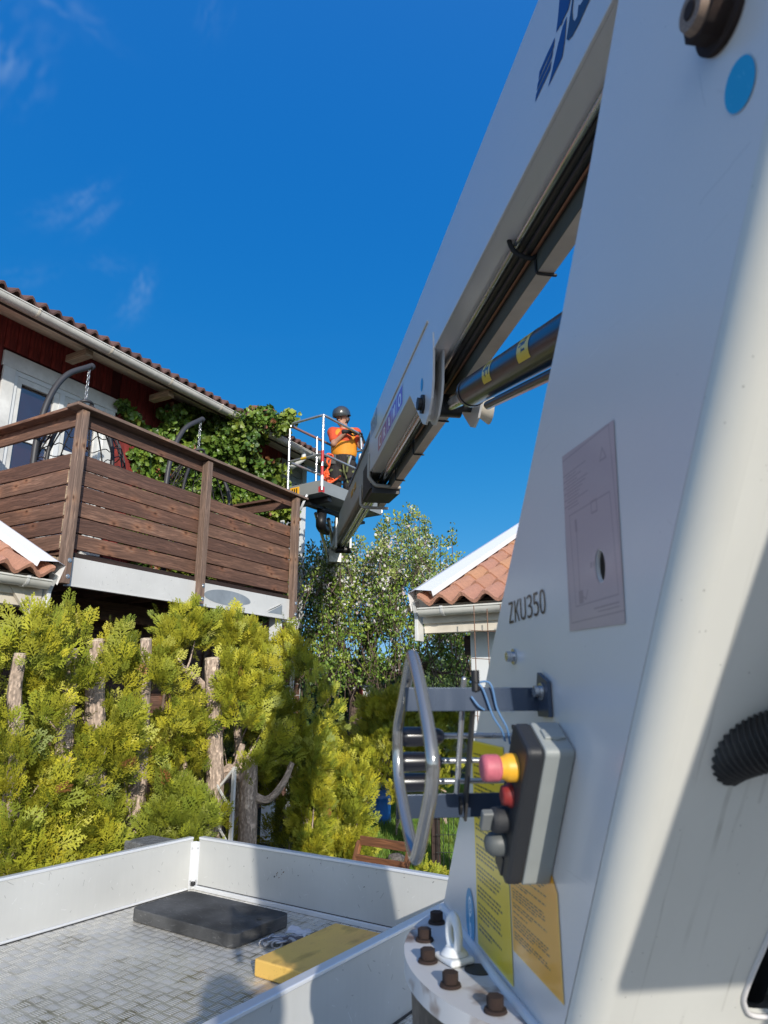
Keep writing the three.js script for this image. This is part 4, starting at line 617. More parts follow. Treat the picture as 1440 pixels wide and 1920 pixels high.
{
  const roof = part('roof', house), pitch = 22 * R2, zE = -.98, hE = 3.685;   // eave line
  const gut = mesh('gutter', gutterGeo(7.6).map(g => g.translate(-1.3, hy(hE), zE + .07)), M(.74, .72, .66, .38, { map: T.soil }), roof);
  for (let x = -.9; x < 6; x += .88) mesh('gutter_bracket', bracketGeo(x).translate(0, hy(hE), zE + .07), mats.cream, roof);
  const up = (d, t) => V3(0, hy(hE) + .0 + d * Math.sin(pitch) + t * Math.cos(pitch), zE - d * Math.cos(pitch) + t * Math.sin(pitch));
  const slab = (d0, d1, t, th, x0, x1, m, name) => { const g = bx(x1 - x0, th, d1 - d0, 0, 0, 0, 'x'); g.rotateX(pitch); const q = up((d0 + d1) / 2, t); g.translate((x0 + x1) / 2, q.y, q.z); return mesh(name, g, m, roof); };
  // soffit boards, each visible
  const sfA = M(.84, .74, .57, .95, { map: T.soil }), sfB = M(.80, .70, .53, .95, { map: T.soil }), sf = [0, 1].map(i => bx(7.4, .02, .118, 0, 0, 0, 'x', i * 3.1, .003)); for (let i = 0; i < 8; i++) { const q = up(.04 + i * .121, -.03), m = mesh('soffit_board', sf[i % 2], i % 2 ? sfA : sfB, roof); m.position.set(2.3, q.y, q.z); m.rotation.x = pitch; }
  slab(0, 5.2, .02, .05, -1.4, 6.0, mats.dark, 'roof_deck');
  mesh('fascia', bx(7.4, .11, .024, 2.3, hy(hE) - .005, zE - .012, 'x', 0, .003), mats.dark, roof);
  for (const x of [.75, 1.95, 3.6]) mesh('lookout', bx(.10, .08, .34, x, hy(3.625), zE - .26, 'z', x, .006), M(.55, .46, .34, .7, { map: T.wood }), roof);
  const bM = [0, 1, 2].map(i => M([.16, .135, .185][i], [.085, .072, .098][i], [.072, .062, .083][i], .9, { map: T.grain, bumpMap: T.grainBump, bumpScale: .003 })), tg = [1, 2, 3].map(s => tileGeo(.30, .40, s));
  for (let k = 0; k < 2; k++) for (let i = 0; i < 25; i++) { const q = up(.09 + k * .345, .105), m = mesh('roof_tile', tg[(i + k) % 3], bM[(i * 5 + k * 3) % 3], roof); m.position.set(-1.3 + i * .297, q.y, q.z); m.rotation.x = pitch - .03; }
  mesh('roof_tiles_above', (() => { const g = grid(100, 1, (u, v) => { const q = up(.75 + v * 4.4, .075 + .026 * Math.cos(u * 50 * Math.PI * 2)); q.x = -1.4 + u * 7.4; return q; }); return uvBox(g); })(), bM[0], roof);
  mesh('verge_board', (() => { const g = bx(.03, .2, 5.0); g.rotateX(pitch); const q = up(2.5, -.02); g.translate(6.0, q.y, q.z); return g; })(), mats.white, roof);
  mesh('downpipe', tube([V3(4.55, hy(hE) - .05, zE + .07), V3(4.55, hy(hE) - .16, zE + .06), V3(4.55, hy(hE) - .45, ZW + .08), V3(4.55, hy(hE) - .7, ZW + .07), V3(4.55, .3, ZW + .07)], .038, 12, 60, false, .15), mats.white2, roof);
}
// balcony
{
  const b = part('balcony', house), LB = 3.19, y = hy, r = rng(44), bm = i => mats.brown[i % 4];
  const zi = -.075;                                   // boards sit behind the posts
  const bb = (x0, x1, i, k) => { const L = x1 - x0, g = bx(L, .133, .026, 0, 0, 0, 'x', r() * 9, .003), m = mesh('board', g, bm(i * 3 + k), b); m.position.set((x0 + x1) / 2, y(1.275 + i * .1435 + .003 * (r() - .5)), zi + .004 * (r() - .5)); m.rotation.z = .004 * (r() - .5); };
  for (let i = 0; i < 6; i++) { bb(.035, 1.565, i, 0); bb(1.575, 3.16, i, 1); }
  for (let i = 0; i < 6; i++) { const g = bx(.026, .135, 1.5, 0, 0, 0, 'z', r() * 9, .003), m = mesh('board', g, bm(i + 2), b); m.position.set(.012, y(1.255 + i * .1455), -.86 + .01 * (r() - .5)); m.rotation.x = .006 * (r() - .5); mesh('end_strip', bx(.03, .11, .04, .018, y(1.255 + i * .1455), -.115), mats.pale, b); }
  for (let i = 0; i < 6; i++) { const g = bx(.026, .128, 1.5, 0, 0, 0, 'z', r() * 9, .003), m = mesh('board', g, bm(i + 1), b); m.position.set(LB - .012, y(1.27 + i * .1435), -.86); }
  const post = (x, z, h0, h1, m) => { const g = bx(.075, h1 - h0, .085, 0, 0, 0, 'y', r() * 9, .005), o = mesh('post', g, m, b); o.position.set(x, y((h0 + h1) / 2), z); };
  post(0, 0, .885, 2.425, mats.brownGrey); post(1.57, 0, .895, 2.425, mats.brownGrey); post(3.17, 0, .89, 2.425, mats.brownGrey); post(.0, -1.6, 1.15, 2.42, mats.brown[0]); post(3.17, -1.6, 1.15, 2.42, mats.brown[0]); 
  // handrail: flat board on an upright one
  const rail = (w, h, d, x, yy, z, m, al) => mesh('handrail', bx(w, h, d, x, y(yy), z, al, r() * 9, .004), m, b);
  rail(3.46, .03, .155, 1.62, 2.452, -.01, mats.brownGrey, 'x'); rail(3.1, .118, .03, 1.6, 2.374, -.068, mats.brown[3], 'x');
  rail(.15, .03, 1.60, -.005, 2.451, -.90, mats.brown[2], 'z'); rail(.03, .118, 1.62, .03, 2.373, -.86, mats.brown[2], 'z'); rail(.14, .03, 1.6, LB, 2.451, -.9, mats.brown[1], 'z'); rail(.03, .11, 1.6, LB, 2.373, -.86, mats.brown[3], 'z');
  // deck, joists, white fascia with dark patches where the paint has gone
  for (let i = 0; i < 12; i++) { const m = mesh('deck_board', bx(3.14, .028, .122, 0, 0, 0, 'x', i * 2.2, .003), mats.brown[i % 4], b); m.position.set(1.6, y(1.165), -.13 - i * .132); }
  for (let i = 0; i < 7; i++) { const m = mesh('joist', bx(.045, .17, 1.56, 0, 0, 0, 'z', i, .003), mats.brown[1], b); m.position.set(.12 + i * .5, y(1.06), -.85); }
  mesh('edge_board', bx(3.1, .05, .03, 1.6, y(1.146), -.05, 'x', 2, .003), mats.dark, b);
  const fs = (x0, x1, m) => mesh('fascia_sheet', bx(x1 - x0, .240, .012, (x0 + x1) / 2, y(1.005), -.02, 'x', x0, .002), m, b); fs(.05, 1.53, mats.fascia); fs(1.612, 3.13, mats.fascia);
  mesh('fascia_sheet', bx(3.1, .012, .05, 1.6, y(.884), -.035), mats.fascia, b);
  const peel = (pts, m = mats.grey, dz = .0) => { const g = extr(shape(pts), .002); g.translate(0, y(0), -.0132 + dz); return mesh('bare_patch', g, m, b); };
  const ex = []; for (let i = 0; i <= 24; i++) { const a = i / 24 * Math.PI; ex.push([2.03 + .37 * Math.cos(a + .0), 1.005 + .085 * Math.sin(a)]); } for (let i = 1; i < 24; i++) { const a = Math.PI + i / 24 * Math.PI; ex.push([2.03 + .37 * Math.cos(a), 1.005 + .075 * Math.sin(a) * (i > 17 ? .7 : 1)]); }
  peel(ex, M(.30, .34, .38, .5, { map: T.soil })); peel([[2.72, .925], [2.985, .925], [2.985, 1.04], [2.86, .985]], M(.30, .34, .38, .5, { map: T.soil })); { const c = grid(10, 1, (u, v) => V3(lerp(2.70, 2.985, u), y(lerp(.93, 1.045, u) + .018 * (1 - v)), -.012 + .02 * Math.sin(u * Math.PI) * (1 - v))); const m = mats.fascia.clone(); m.side = THREE.DoubleSide; mesh('curled_edge', c, m, b); }
  // side beam of raw wood, bolts
  mesh('side_beam', bx(.04, .20, 1.45, .02, y(1.035), -.90, 'z', 3, .004), mats.pale, b); mesh('beam_block', bx(.05, .19, .09, .035, y(1.03), -.12, 'y', 3, .004), mats.pale, b);
  for (const x of [0, 1.57, 3.17]) for (const h of [.945, 1.08]) { const g = hex(.011, .014); g.rotateX(Math.PI / 2); g.translate(x + .008, y(h), .0425); const w = new THREE.CylinderGeometry(.019, .019, .004, 20); w.rotateX(Math.PI / 2); w.translate(x + .008, y(h), .0445); mesh('bolt', [g, w], mats.galv, b); }
  for (const [x, z] of [[.12, -1.5], [3.05, -.15]]) { mesh('support_post', bx(.11, hy(.97), .11, x, hy(.97) / 2, z, 'y'), mats.white2, b); }
  mesh('beam', bx(3.1, .2, .08, 1.6, y(.87), -1.2, 'x'), mats.brown[0], b);
}
// ---------------------------------------------------------------- hanging egg chairs on the balcony
function eggChair(label, s, z, turn) {
  const t = thing('hanging_chair', label, 'hanging chair', HW(s, 1.18, z), Math.PI / 2 - HA, 'hanging egg chairs on the balcony');
  const fm = M(.045, .045, .05, .5, { map: T.soil }), wm = M(.03, .028, .028, .5);
  mesh('stand', [tube([V3(-.40, .02, 0), V3(-.47, .5, 0), V3(-.49, 1.1, 0), V3(-.43, 1.55, 0), V3(-.28, 1.88, 0), V3(-.02, 2.10, 0)], .029, 12, 60), cyl(V3(-.02, 2.085, 0), V3(.005, 2.115, 0), .034, .034, 14)], fm, t);
  const base = new THREE.TorusGeometry(.48, .022, 10, 40); base.rotateX(Math.PI / 2); base.translate(0, .024, 0); mesh('base_ring', base, fm, t);
  const ch = []; for (let i = 0; i < 11; i++) { const l = new THREE.TorusGeometry(.014, .0036, 6, 12); l.scale(1, 1.5, 1); l.rotateY(i % 2 ? Math.PI / 2 : 0); l.translate(-.03, 2.055 - i * .034, 0); ch.push(l); } mesh('chain', ch, mats.galv, t);
  // wicker: an open egg; ribs and hoops
  const cy0 = .98, a = .46, hgt = .70, ribs = [], R = (v) => a * Math.pow(Math.sin(Math.PI * clamp(v, .001, .999)), .7) * (1 - .16 * v), y = v => cy0 - hgt + 2 * hgt * v;
  const rot = f => f + turn;
  for (let i = 0; i < 14; i++) { const f = rot(.75 + i / 13 * 4.8), pts = []; for (let k = 0; k <= 12; k++) { const v = k / 12 * .985; pts.push(V3(R(v) * Math.cos(f), y(v), R(v) * Math.sin(f))); } ribs.push(tube(pts, i === 0 || i === 13 ? .019 : .008, 6, 36)); }
  mesh('rib', ribs, wm, t); const hoops = [];
  for (let k = 2; k < 12; k++) { const v = k / 12.4, pts = []; for (let i = 0; i <= 20; i++) { const f = rot(.75 + i / 20 * 4.8); pts.push(V3(R(v) * Math.cos(f), y(v) + .03 * Math.sin(i * 2.4 + k), R(v) * Math.sin(f))); } hoops.push(tube(pts, .0055, 5, 60)); }
  mesh('woven_hoops', hoops, wm, t); const tr = new THREE.TorusGeometry(.07, .016, 8, 24); tr.rotateX(1.2); tr.translate(-.03, cy0 + hgt - .02, 0); mesh('top_ring', tr, fm, t);
  const cu = new THREE.SphereGeometry(.33, 20, 12); cu.scale(1, .28, 1); cu.translate(0, .46, 0); mesh('cushion', cu, M(.05, .05, .06, .95), t);
}
eggChair('black hanging egg chair in front of the white balcony door', .55, -.72, 2.2);
eggChair('black hanging egg chair in front of the leafy climber, near the middle railing post', 2.16, -.72, 2.0);

// ================================================================ carports with orange tiles
function carport(label, O, rot, dirX, len, rows, cols, pitchDeg, overhang, postAt, deep, colour) {
  // O: eave corner at the gutter lip, local x along the eave from the verge (dirX = 1 or -1), z towards the viewer
  const c = thing('carport', label, 'carport', V3(O.x, 0, O.z), rot, 'carports with orange tiled roofs'), pitch = pitchDeg * R2, y0 = O.y; delete c.userData.group;
  const sx = dirX, up = (x, d, t) => V3(sx * x, y0 + .015 + d * Math.sin(pitch) + t * Math.cos(pitch), -.075 - d * Math.cos(pitch) + t * Math.sin(pitch));
  const roof = part('roof', c), tm = [0, 1, 2, 3].map(i => M(.66 + .04 * (i % 3 - 1), .335 + .025 * (i % 3 - 1), .20 + .015 * (i % 2), .9, { map: T.grain, bumpMap: T.grainBump, bumpScale: .004 })), tg = [4, 5, 6].map(s => tileGeo(.385, .41, s, .034));
  for (let k = 0; k < rows; k++) for (let i = 0; i < cols; i++) { const q = up(.235 + i * .381, .12 + k * .335, .078), m = mesh('roof_tile', tg[(i * 2 + k) % 3], tm[(i * 3 + k * 5) % 4], roof); m.position.copy(q); m.rotation.x = pitch - .065; }
  const slab = (x0, x1, d0, d1, t, th, m, name, par = roof) => { const g = bx(x1 - x0, th, d1 - d0, 0, 0, 0, 'z'); g.rotateX(pitch); const q = up((x0 + x1) / 2, (d0 + d1) / 2, t); g.translate(q.x, q.y, q.z); return mesh(name, g, m, par); };
  slab(.0, len, .05, deep, .015, .03, mats.dark, 'roof_deck');
  // verge: white sheet metal cap over a barge board, slightly folded
  const vw = M(.86, .86, .86, .4); const x0 = -.04;
  { const prof = [[x0 - .012, -.02], [x0 - .012, .135], [x0 + .06, .158], [x0 + .20, .140], [x0 + .205, .095]]; const g = grid(prof.length - 1, 12, (u, v) => { const i = Math.round(u * (prof.length - 1)); return up(prof[i][0], lerp(-.05, deep, v), prof[i][1]); }); vw.side = THREE.DoubleSide; mesh('verge_cap', BGU.toCreasedNormals(g.toNonIndexed(), .4), vw, roof); }
  slab(x0 - .004, x0 + .022, -.03, deep, -.06, .21, mats.white, 'barge_board'); { const g = bx(.03, .26, .11, 0, 0, 0, 'y', 0, .004); const q = up(x0 + .012, .0, -.12); g.translate(q.x, q.y - .03, q.z - .01); mesh('barge_end', g, mats.white, roof); }
  { const cap = extr(shape([[-.02, -.02], [.0, .13], [.13, .13], [.19, .09], [.10, -.03]]), .02); cap.scale(sx, 1, 1); const q = up(x0, .02, 0); cap.translate(q.x, q.y, q.z - .03); mesh('verge_closer', cap, mats.cream, roof); }
  mesh('batten', bx(len, .035, .03, sx * len / 2, y0 + .035, -.135, 'x', 1, .003), mats.cream, roof); mesh('fascia', bx(len, .12, .024, sx * len / 2, y0 - .055, -.15, 'x', 2, .003), mats.cream, roof); mesh('fascia', bx(len, .08, .1, sx * len / 2, y0 - .15, -.22, 'x', 2, .003), mats.cream, roof);
  for (let x = .28; x < len; x += .6) mesh('tile_clip', bx(.022, .06, .012, sx * x, y0 + .055, -.115), mats.cream, roof);
  const gg = gutterGeo(len - .02, .058).map(g => g.translate(sx > 0 ? .02 : -len, y0 - .008, -.058)); mesh('gutter', gg, M(.76, .75, .68, .4, { map: T.soil }), roof);
  for (let x = .22; x < len; x += .62) mesh('gutter_bracket', bracketGeo(sx * x, .06).translate(0, y0 - .008, -.058), mats.white, roof);
  for (let x = .35; x < len; x += .75) { const g = bx(.05, .10, 1.2, 0, 0, 0, 'z'); g.rotateX(pitch); const q = up(x, .72, -.07); g.translate(q.x, q.y, q.z); mesh('rafter', g, mats.dark, roof); }
  for (const [x, z, w, m] of postAt) { mesh('post', bx(w, y0 - .12, .12, sx * x, (y0 - .12) / 2, z, 'y', x), m, c); }
  return { c, y0 };
}
const RC = P(778, 1140, 5.5), LC = P(103, 1088, 5.0);
{
  const { c, y0 } = carport('carport on the right with orange tiles, white verge and white end post', RC, -HA, 1, 3.2, 9, 5, 22.5, .1, [[.40, -.58, .28, mats.white2], [2.9, -.58, .2, mats.white2]], 3.35);
  mesh('back_wall', bx(1.5, 2.1, .08, 2.45, 1.05, -2.9), mats.brown[1], c); mesh('beam', bx(2.9, .16, .10, 1.65, y0 - .27, -.58, 'x'), mats.dark, c);
  const l = carport('small carport roof at left edge with orange tiles, below the balcony corner', LC, Math.PI / 2 - HA, -1, 2.4, 6, 4, 27, .1, [[.36, -.42, .13, mats.white2], [2.2, -.42, .12, mats.white2]], 2.1);
  mesh('wall', bx(1.7, 2.2, .06, -1.3, 1.1, -.62, 'y'), mats.grey, l.c); mesh('wall_panel', bx(.5, 1.3, .05, -.76, 1.0, -.50, 'y'), mats.grey, l.c);
  { const g = extr(shape([[0, 0], [-.26, 0], [-.05, -.24], [-.005, -.24]]), .03); g.translate(-.0, l.y0 - .06, -.16); mesh('eave_bracket', g, mats.cream, l.c); }
}
// rusty mesh leaning on the right carport
{
  const q = P(905, 1210, 5.15), t = thing('wire_trellis', 'rusty wire mesh standing before the white carport post', 'trellis', V3(q.x, 0, q.z), -HA), rm = M(.20, .11, .07, .8), top = q.y + .30;
  for (let i = 0; i < 4; i++) mesh('wire', cyl(V3(-.06 + i * .105 + .015, .0, .03), V3(-.05 + i * .105 - .01, top - .03 * (i % 2), 0), .0035, .0035, 6), rm, t);
  for (let y = .2; y < top - .05; y += .205) mesh('wire', cyl(V3(-.085, y + .02, .01), V3(.30, y - .01, .01), .003, .003, 6), rm, t);
}

// ================================================================ ground
{
  const g = new THREE.CircleGeometry(600, 90); g.rotateX(-Math.PI / 2); const m = M(.085, .13, .028, .95, { map: tex(512, 512, (u, v) => { const n = fbm(u * 8, v * 8, 3, 6, 8, 8), q = 120 + 200 * (n - .5) + 60 * (hash(u * 512 | 0, v * 512 | 0, 1) - .5); return [q * 1.0, q * 1.02, q * .8]; }, [.4, .4]), bumpMap: T.grainBump, bumpScale: .02 });
  struct('ground', uvBox(g), m);
  const pv = bx(11, .06, 11, 0, 0, 0, 'z'); pv.rotateY(-BA); const c = bedW(-5.2, 0, 3.2); pv.translate(c.x, -.024, c.z); struct('paving', pv, M(.36, .335, .30, .9, { map: T.soil, bumpMap: T.grainBump, bumpScale: .003 }));
}
// ================================================================ foliage pieces
function frondGeo(seed) {            // a flat scaly thuja spray, 0.14 m long, growing along y
  const r = rng(seed), pos = [], tri = (a, b, c) => pos.push(...a, ...b, ...c);
  const blade = (x, y, z, a, L, w) => { const dx = Math.sin(a), dy = Math.cos(a), px = dy, py = -dx, zc = .22 * L * (r() - .35), m = .5; tri([x, y, z], [x + dx * L * m + px * w, y + dy * L * m + py * w, z + zc], [x + dx * L * m - px * w, y + dy * L * m - py * w, z + zc]); tri([x + dx * L * m + px * w, y + dy * L * m + py * w, z + zc], [x + dx * L, y + dy * L, z + zc * 1.6], [x + dx * L * m - px * w, y + dy * L * m - py * w, z + zc]); };
  const L = .14; blade(0, 0, 0, 0, L, .004);
  for (let i = 0; i < 9; i++) {
    const t = .10 + .84 * i / 9, s = i % 2 ? 1 : -1, a = s * (.65 + .25 * r()), l = L * (.46 * (1 - t) + .16) * (.8 + .4 * r()), y0 = t * L, z0 = .010 * (r() - .5);
    blade(0, y0, z0, a, l, .0052);
    for (let k = 0; k < 4; k++) { const q = .2 + .22 * k, b = a + (k % 2 ? -1 : 1) * s * .6, ll = l * (.52 - .07 * k) * (.7 + .6 * r()); blade(Math.sin(a) * l * q, y0 + Math.cos(a) * l * q, z0 + .006 * (r() - .5), b, ll, .005); }
  }
  const g = new THREE.BufferGeometry(); g.setAttribute('position', new THREE.Float32BufferAttribute(pos, 3)); g.computeVertexNormals(); return g;
}
const fronds = [frondGeo(1), frondGeo(2), frondGeo(3)];
const leafMat = (r, g, b, o = {}) => MP(r, g, b, .6, { side: THREE.DoubleSide, ...o });
const thujaM = leafMat(1, 1, 1);
const barkM = M(.70, .61, .54, .95, { map: T.bark, bumpMap: T.barkBump, bumpScale: .012 }), cutM = M(.80, .68, .52, .85, { map: T.grain });
const GOLD = [C(.40, .38, .024), C(.31, .33, .024), C(.47, .42, .03), C(.17, .215, .022), C(.25, .285, .024)], GREEN = [C(.09, .14, .02), C(.13, .175, .022), C(.06, .10, .018), C(.19, .22, .025)];
// clumps of sprays; spots: {p, out, r, n}
function sprays(spots, seed, cols, parent, name = 'foliage', size = 1) {
  const r = rng(seed), L = [[], [], []];
  for (const s of spots) {
    const tint = cols[r() * cols.length | 0];
    for (let i = 0; i < s.n * 1.35; i++) {
      const d = V3(r() - .5, r() - .5, r() - .5).normalize(), rad = s.r * Math.pow(r(), .6) * (r() < .22 ? 1.9 : 1), p = s.p.clone().addScaledVector(d, rad);
      const dir = d.clone().multiplyScalar(.75).addScaledVector(s.out, .8).add(V3(0, .55, 0)).add(V3(r() - .5, r() - .5, r() - .5).multiplyScalar(.7));
      const k = rad / s.r, c = tint.clone().lerp(cols[r() * cols.length | 0], .5).multiplyScalar(.75 + .5 * r()); if (r() < .003) c.setRGB(.35, .16, .05);
      if (r() < .88 && hides(p.clone().add(parent.position), 17)) continue; L[r() * 3 | 0].push({ m: place(p, dir, r() * 6.28, size * (.46 + .66 * r())), c });
    }
  }
  L.forEach((l, i) => l.length && scatter(name, fronds[i], thujaM, l, parent));
}
function stump(parent, pts, rad, cut = true) {       // sawn-off trunk or limb
  rad = rad.map(q => q * .88); mesh('trunk', limb(pts, rad, 12), barkM, parent); if (!cut) return;
  const a = pts[pts.length - 1], d = a.clone().sub(pts[pts.length - 2]).normalize(); mesh('sawn_end', cyl(a.clone().addScaledVector(d, -.012), a.clone().addScaledVector(d, .004), rad[rad.length - 1] * 1.02, rad[rad.length - 1] * .96, 14), cutM, parent);
}
const proj = w => { const y = w.y - EYE, yy = y * CP + w.z * SP, zz = w.z * CP - y * SP; return [720 + FPX * w.x / -zz, 960 - FPX * yy / -zz]; };
const hedgeAt = (px, n) => { const q = onPlane(px, 1302, C0.clone().addScaledVector(NB, n).setY(EYE), NB); return V3(q.x, 0, q.z); };
const hAt = (y, D) => ray(720, y).y * D + EYE;      // height seen at a row, D ahead
const SEG = [[28, 1300, 42, 1232], [135, 1226, 135, 1222], [121, 1446, 121, 1378], [181, 1245, 181, 1205], [272, 1212, 273, 1202], [267, 1345, 268, 1300], [398, 1325, 398, 1236], [402, 1450, 400, 1375], [463, 1590, 466, 1490], [378, 1282, 345, 1254], [505, 1498, 540, 1445], [440, 1445, 452, 1402], [215, 1308, 190, 1297]].map(q => [...q, 6]);                       // seen trunks, as pixel segments with their distance: foliage is thinned in front of them
function hides(w, d) { const [x, y] = proj(w); return SEG.some(([ax, ay, bx2, by, D]) => { const t = clamp(((x - ax) * (bx2 - ax) + (y - ay) * (by - ay)) / (1 + (bx2 - ax) ** 2 + (by - ay) ** 2)); return -w.z < D + .12 && Math.hypot(x - ax - t * (bx2 - ax), y - ay - t * (by - ay)) < d * (t > .6 ? 1.25 : 1); }); }
const todo = [];
function thuja(label, px, n, o) {
    todo.push([label, px, n, o]);
}
function growThuja(label, px, n, o) {
  const b = hedgeAt(px, n), D = -b.z, t = thing('thuja', label, 'hedge tree', b), r = rng(o.seed), top = hAt(o.top, D), L = w => w.sub(b);
  const spots = [], w = o.w, y0 = o.y0 ?? .35;
  for (let i = 0; i < o.clumps * 1.7; i++) {
    const f = r() * 6.2832, q = Math.pow(r(), .38), hh = lerp(y0, top - .10, Math.pow(r(), .85)), taper = hh > top - .45 ? .35 + .65 * (top - hh) / .45 : 1, rr = w * q * taper * (.75 + .5 * r());
    const p = V3(rr * Math.cos(f), hh, rr * Math.sin(f)); const near = hides(p.clone().add(b), 24);
    if (near && r() < .9) continue; const W2 = p.clone().add(b); if (!o.full && fbm(W2.x * 3.4 + 40, W2.y * 3.4 + W2.z * 2.3 + 40, 77, 2, 1e9, 1e9) < .385) continue;
    spots.push({ p, out: V3(Math.cos(f), .5, Math.sin(f)).normalize(), r: (.045 + .07 * r()) * (o.size ?? 1), n: (o.n ?? 22) * .55 });
    if (q > .5 && r() < .10) mesh('branch', limb([V3(0, hh - .3 - .2 * r(), 0), V3(rr * .5 * Math.cos(f), hh - .2, rr * .5 * Math.sin(f)), p], [.010, .007, .003], 6), barkM, t);
  }
  for (const [x, y] of o.tips ?? []) { const d = D + .15 * (r() - .5), q = L(P(x, y, d)); for (let k = 0; k < 3; k++) spots.push({ p: q.clone().add(V3(0, -.04 - .085 * k, 0)), out: V3(0, 1, 0), r: .03 + .035 * k, n: 4 + 5 * k }); }
  for (const [x, y, rad, n2] of o.extra ?? []) spots.push({ p: L(P(x, y, D - .12)), out: V3(.3, .4, .6), r: rad, n: n2 });
  sprays(spots, o.seed + 7, o.cols ?? GOLD, t, 'foliage', o.size ?? 1);
  for (const s of o.trunks ?? []) stump(t, s.p.map(([x, y, dd]) => x === null ? V3(0, 0, 0) : L(P(x, y, D + (dd ?? 0)))), s.r, s.cut ?? true);
  return t;
}
thuja('golden thuja at the left edge with a whitish sawn trunk', 32, -.72, { seed: 1, top: 1168, w: .36, clumps: 46, tips: [[18, 1195], [60, 1140], [78, 1165], [40, 1185]], trunks: [{ p: [[null], [30, 1480], [30, 1350], [27, 1300], [38, 1226]], r: [.07, .055, .05, .045, .04] }] });
thuja('golden thuja left of the tallest sawn stump, with a short rounded stump', 128, -.82, { seed: 2, top: 1175, w: .36, clumps: 46, tips: [[128, 1138], [150, 1160], [108, 1165]], trunks: [{ p: [[null], [122, 1520], [120, 1440], [122, 1370]], r: [.08, .07, .066, .062] }, { p: [[122, 1400], [130, 1290], [135, 1218]], r: [.055, .05, .045] }] });
thuja('golden thuja with the thick pale stump sawn flat highest in the hedge', 186, -.80, { seed: 3, top: 1185, w: .33, clumps: 38, tips: [[210, 1178], [232, 1180]], trunks: [{ p: [[null], [180, 1450], [178, 1300], [181, 1200]], r: [.085, .075, .07, .067] }] });
thuja('golden thuja before the dark gap in the hedge, with a leaning bare trunk', 268, -.90, { seed: 4, top: 1205, w: .30, clumps: 30, tips: [[252, 1215]], trunks: [{ p: [[null], [258, 1480], [266, 1330], [268, 1290]], r: [.08, .07, .065, .055] }, { p: [[268, 1330], [272, 1260], [274, 1198]], r: [.055, .05, .046] }, { p: [[258, 1345], [225, 1310], [188, 1296]], r: [.022, .018, .013] }] });
thuja('golden thuja right of the dark gap, reaching the white balcony fascia', 345, -1.05, { seed: 5, top: 1150, w: .36, clumps: 44, y0: .9, tips: [[345, 1140], [330, 1158], [372, 1150], [355, 1135]], trunks: [{ p: [[null], [345, 1500], [335, 1350]], r: [.05, .045, .03] }] });
thuja('golden thuja with the thick brown sawn trunk in the middle of the hedge', 402, -.80, { seed: 6, top: 1215, w: .34, clumps: 36, y0: .5, trunks: [{ p: [[null], [402, 1500], [402, 1380], [398, 1234]], r: [.085, .078, .072, .070] }, { p: [[396, 1300], [375, 1278], [343, 1252]], r: [.034, .03, .027] }], extra: [[440, 1270, .16, 50], [452, 1330, .16, 40], [362, 1360, .18, 60], [350, 1420, .2, 70]] });
thuja('tall golden thuja below the right end of the balcony', 445, -1.0, { seed: 8, top: 1160, w: .36, clumps: 52, y0: .6, tips: [[430, 1150], [455, 1165], [472, 1172], [415, 1160]], trunks: [{ p: [[null], [448, 1450], [440, 1300]], r: [.05, .04, .03], cut: false }] });
thuja('golden thuja with a forked dark trunk rising behind the bed corner', 468, -.62, { seed: 9, top: 1245, w: .34, clumps: 30, y0: 1.05, tips: [[500, 1225]], trunks: [{ p: [[null], [463, 1580], [466, 1480], [470, 1420]], r: [.085, .082, .078, .06], cut: false }, { p: [[466, 1490], [500, 1500], [530, 1470], [548, 1430]], r: [.045, .034, .03, .022], cut: false }, { p: [[466, 1470], [430, 1440], [398, 1480]], r: [.05, .04, .03], cut: false }, { p: [[400, 1480], [440, 1440], [455, 1395]], r: [.036, .032, .026], cut: false }] });
thuja('golden thuja at the right end of the sunlit hedge, half in shade', 555, -.85, { seed: 10, top: 1190, w: .29, clumps: 66, y0: .3, tips: [[540, 1172], [556, 1190], [572, 1222], [520, 1205]] });
thuja('low golden thuja bush in front of the hedge at lower left', 55, -.72, { seed: 11, top: 1490, w: .34, clumps: 60, y0: .1, n: 26, tips: [[30, 1480], [95, 1500]] });
thuja('low golden thuja bush beside the granite block', 165, -.70, { seed: 12, top: 1512, w: .30, clumps: 44, y0: .1, n: 26, tips: [[200, 1520]] });
thuja('small bushy green thuja below the thick sawn trunk', 345, -.62, { seed: 13, top: 1478, w: .24, clumps: 34, y0: .2, n: 24, cols: [GOLD[3], GOLD[4], GOLD[1], GREEN[3]], tips: [[322, 1450], [345, 1470], [375, 1490]] });
// the shaded and the sunlit thujas farther right
function thujaAt(label, px, D, o) { const q = P(px, 1302, D), n = q.clone().sub(C0).dot(NB); return thuja(label, px, n, o); }
thujaAt('tall green thuja standing in the shadow right of the sunlit hedge', 590, 5.8, { seed: 21, top: 1265, w: .10, clumps: 90, size: .7, y0: .1, n: 24, tips: [[598, 1250], [618, 1280]] });
thujaAt('low golden thuja below the apple trunk', 650, 6.4, { seed: 22, top: 1430, w: .20, clumps: 60, y0: .1, n: 24, tips: [[640, 1410], [680, 1440]] });
thujaAt('yellow green thuja behind the steel guard loop', 742, 8.2, { seed: 23, top: 1300, w: .56, clumps: 90, y0: .55, n: 26, tips: [[700, 1300], [735, 1290], [760, 1300]] });
thujaAt('yellow green thuja left of the white carport post', 832, 8.8, { seed: 24, top: 1300, w: .60, clumps: 90, y0: .5, n: 26, tips: [[800, 1295], [840, 1310], [868, 1320]] });
thujaAt('small thuja shoot peeping over the far bed wall below the guard loop', 790, 4.5, { seed: 25, top: 1622, w: .05, clumps: 3, y0: .25, n: 4, size: .8, tips: [[790, 1616]] });
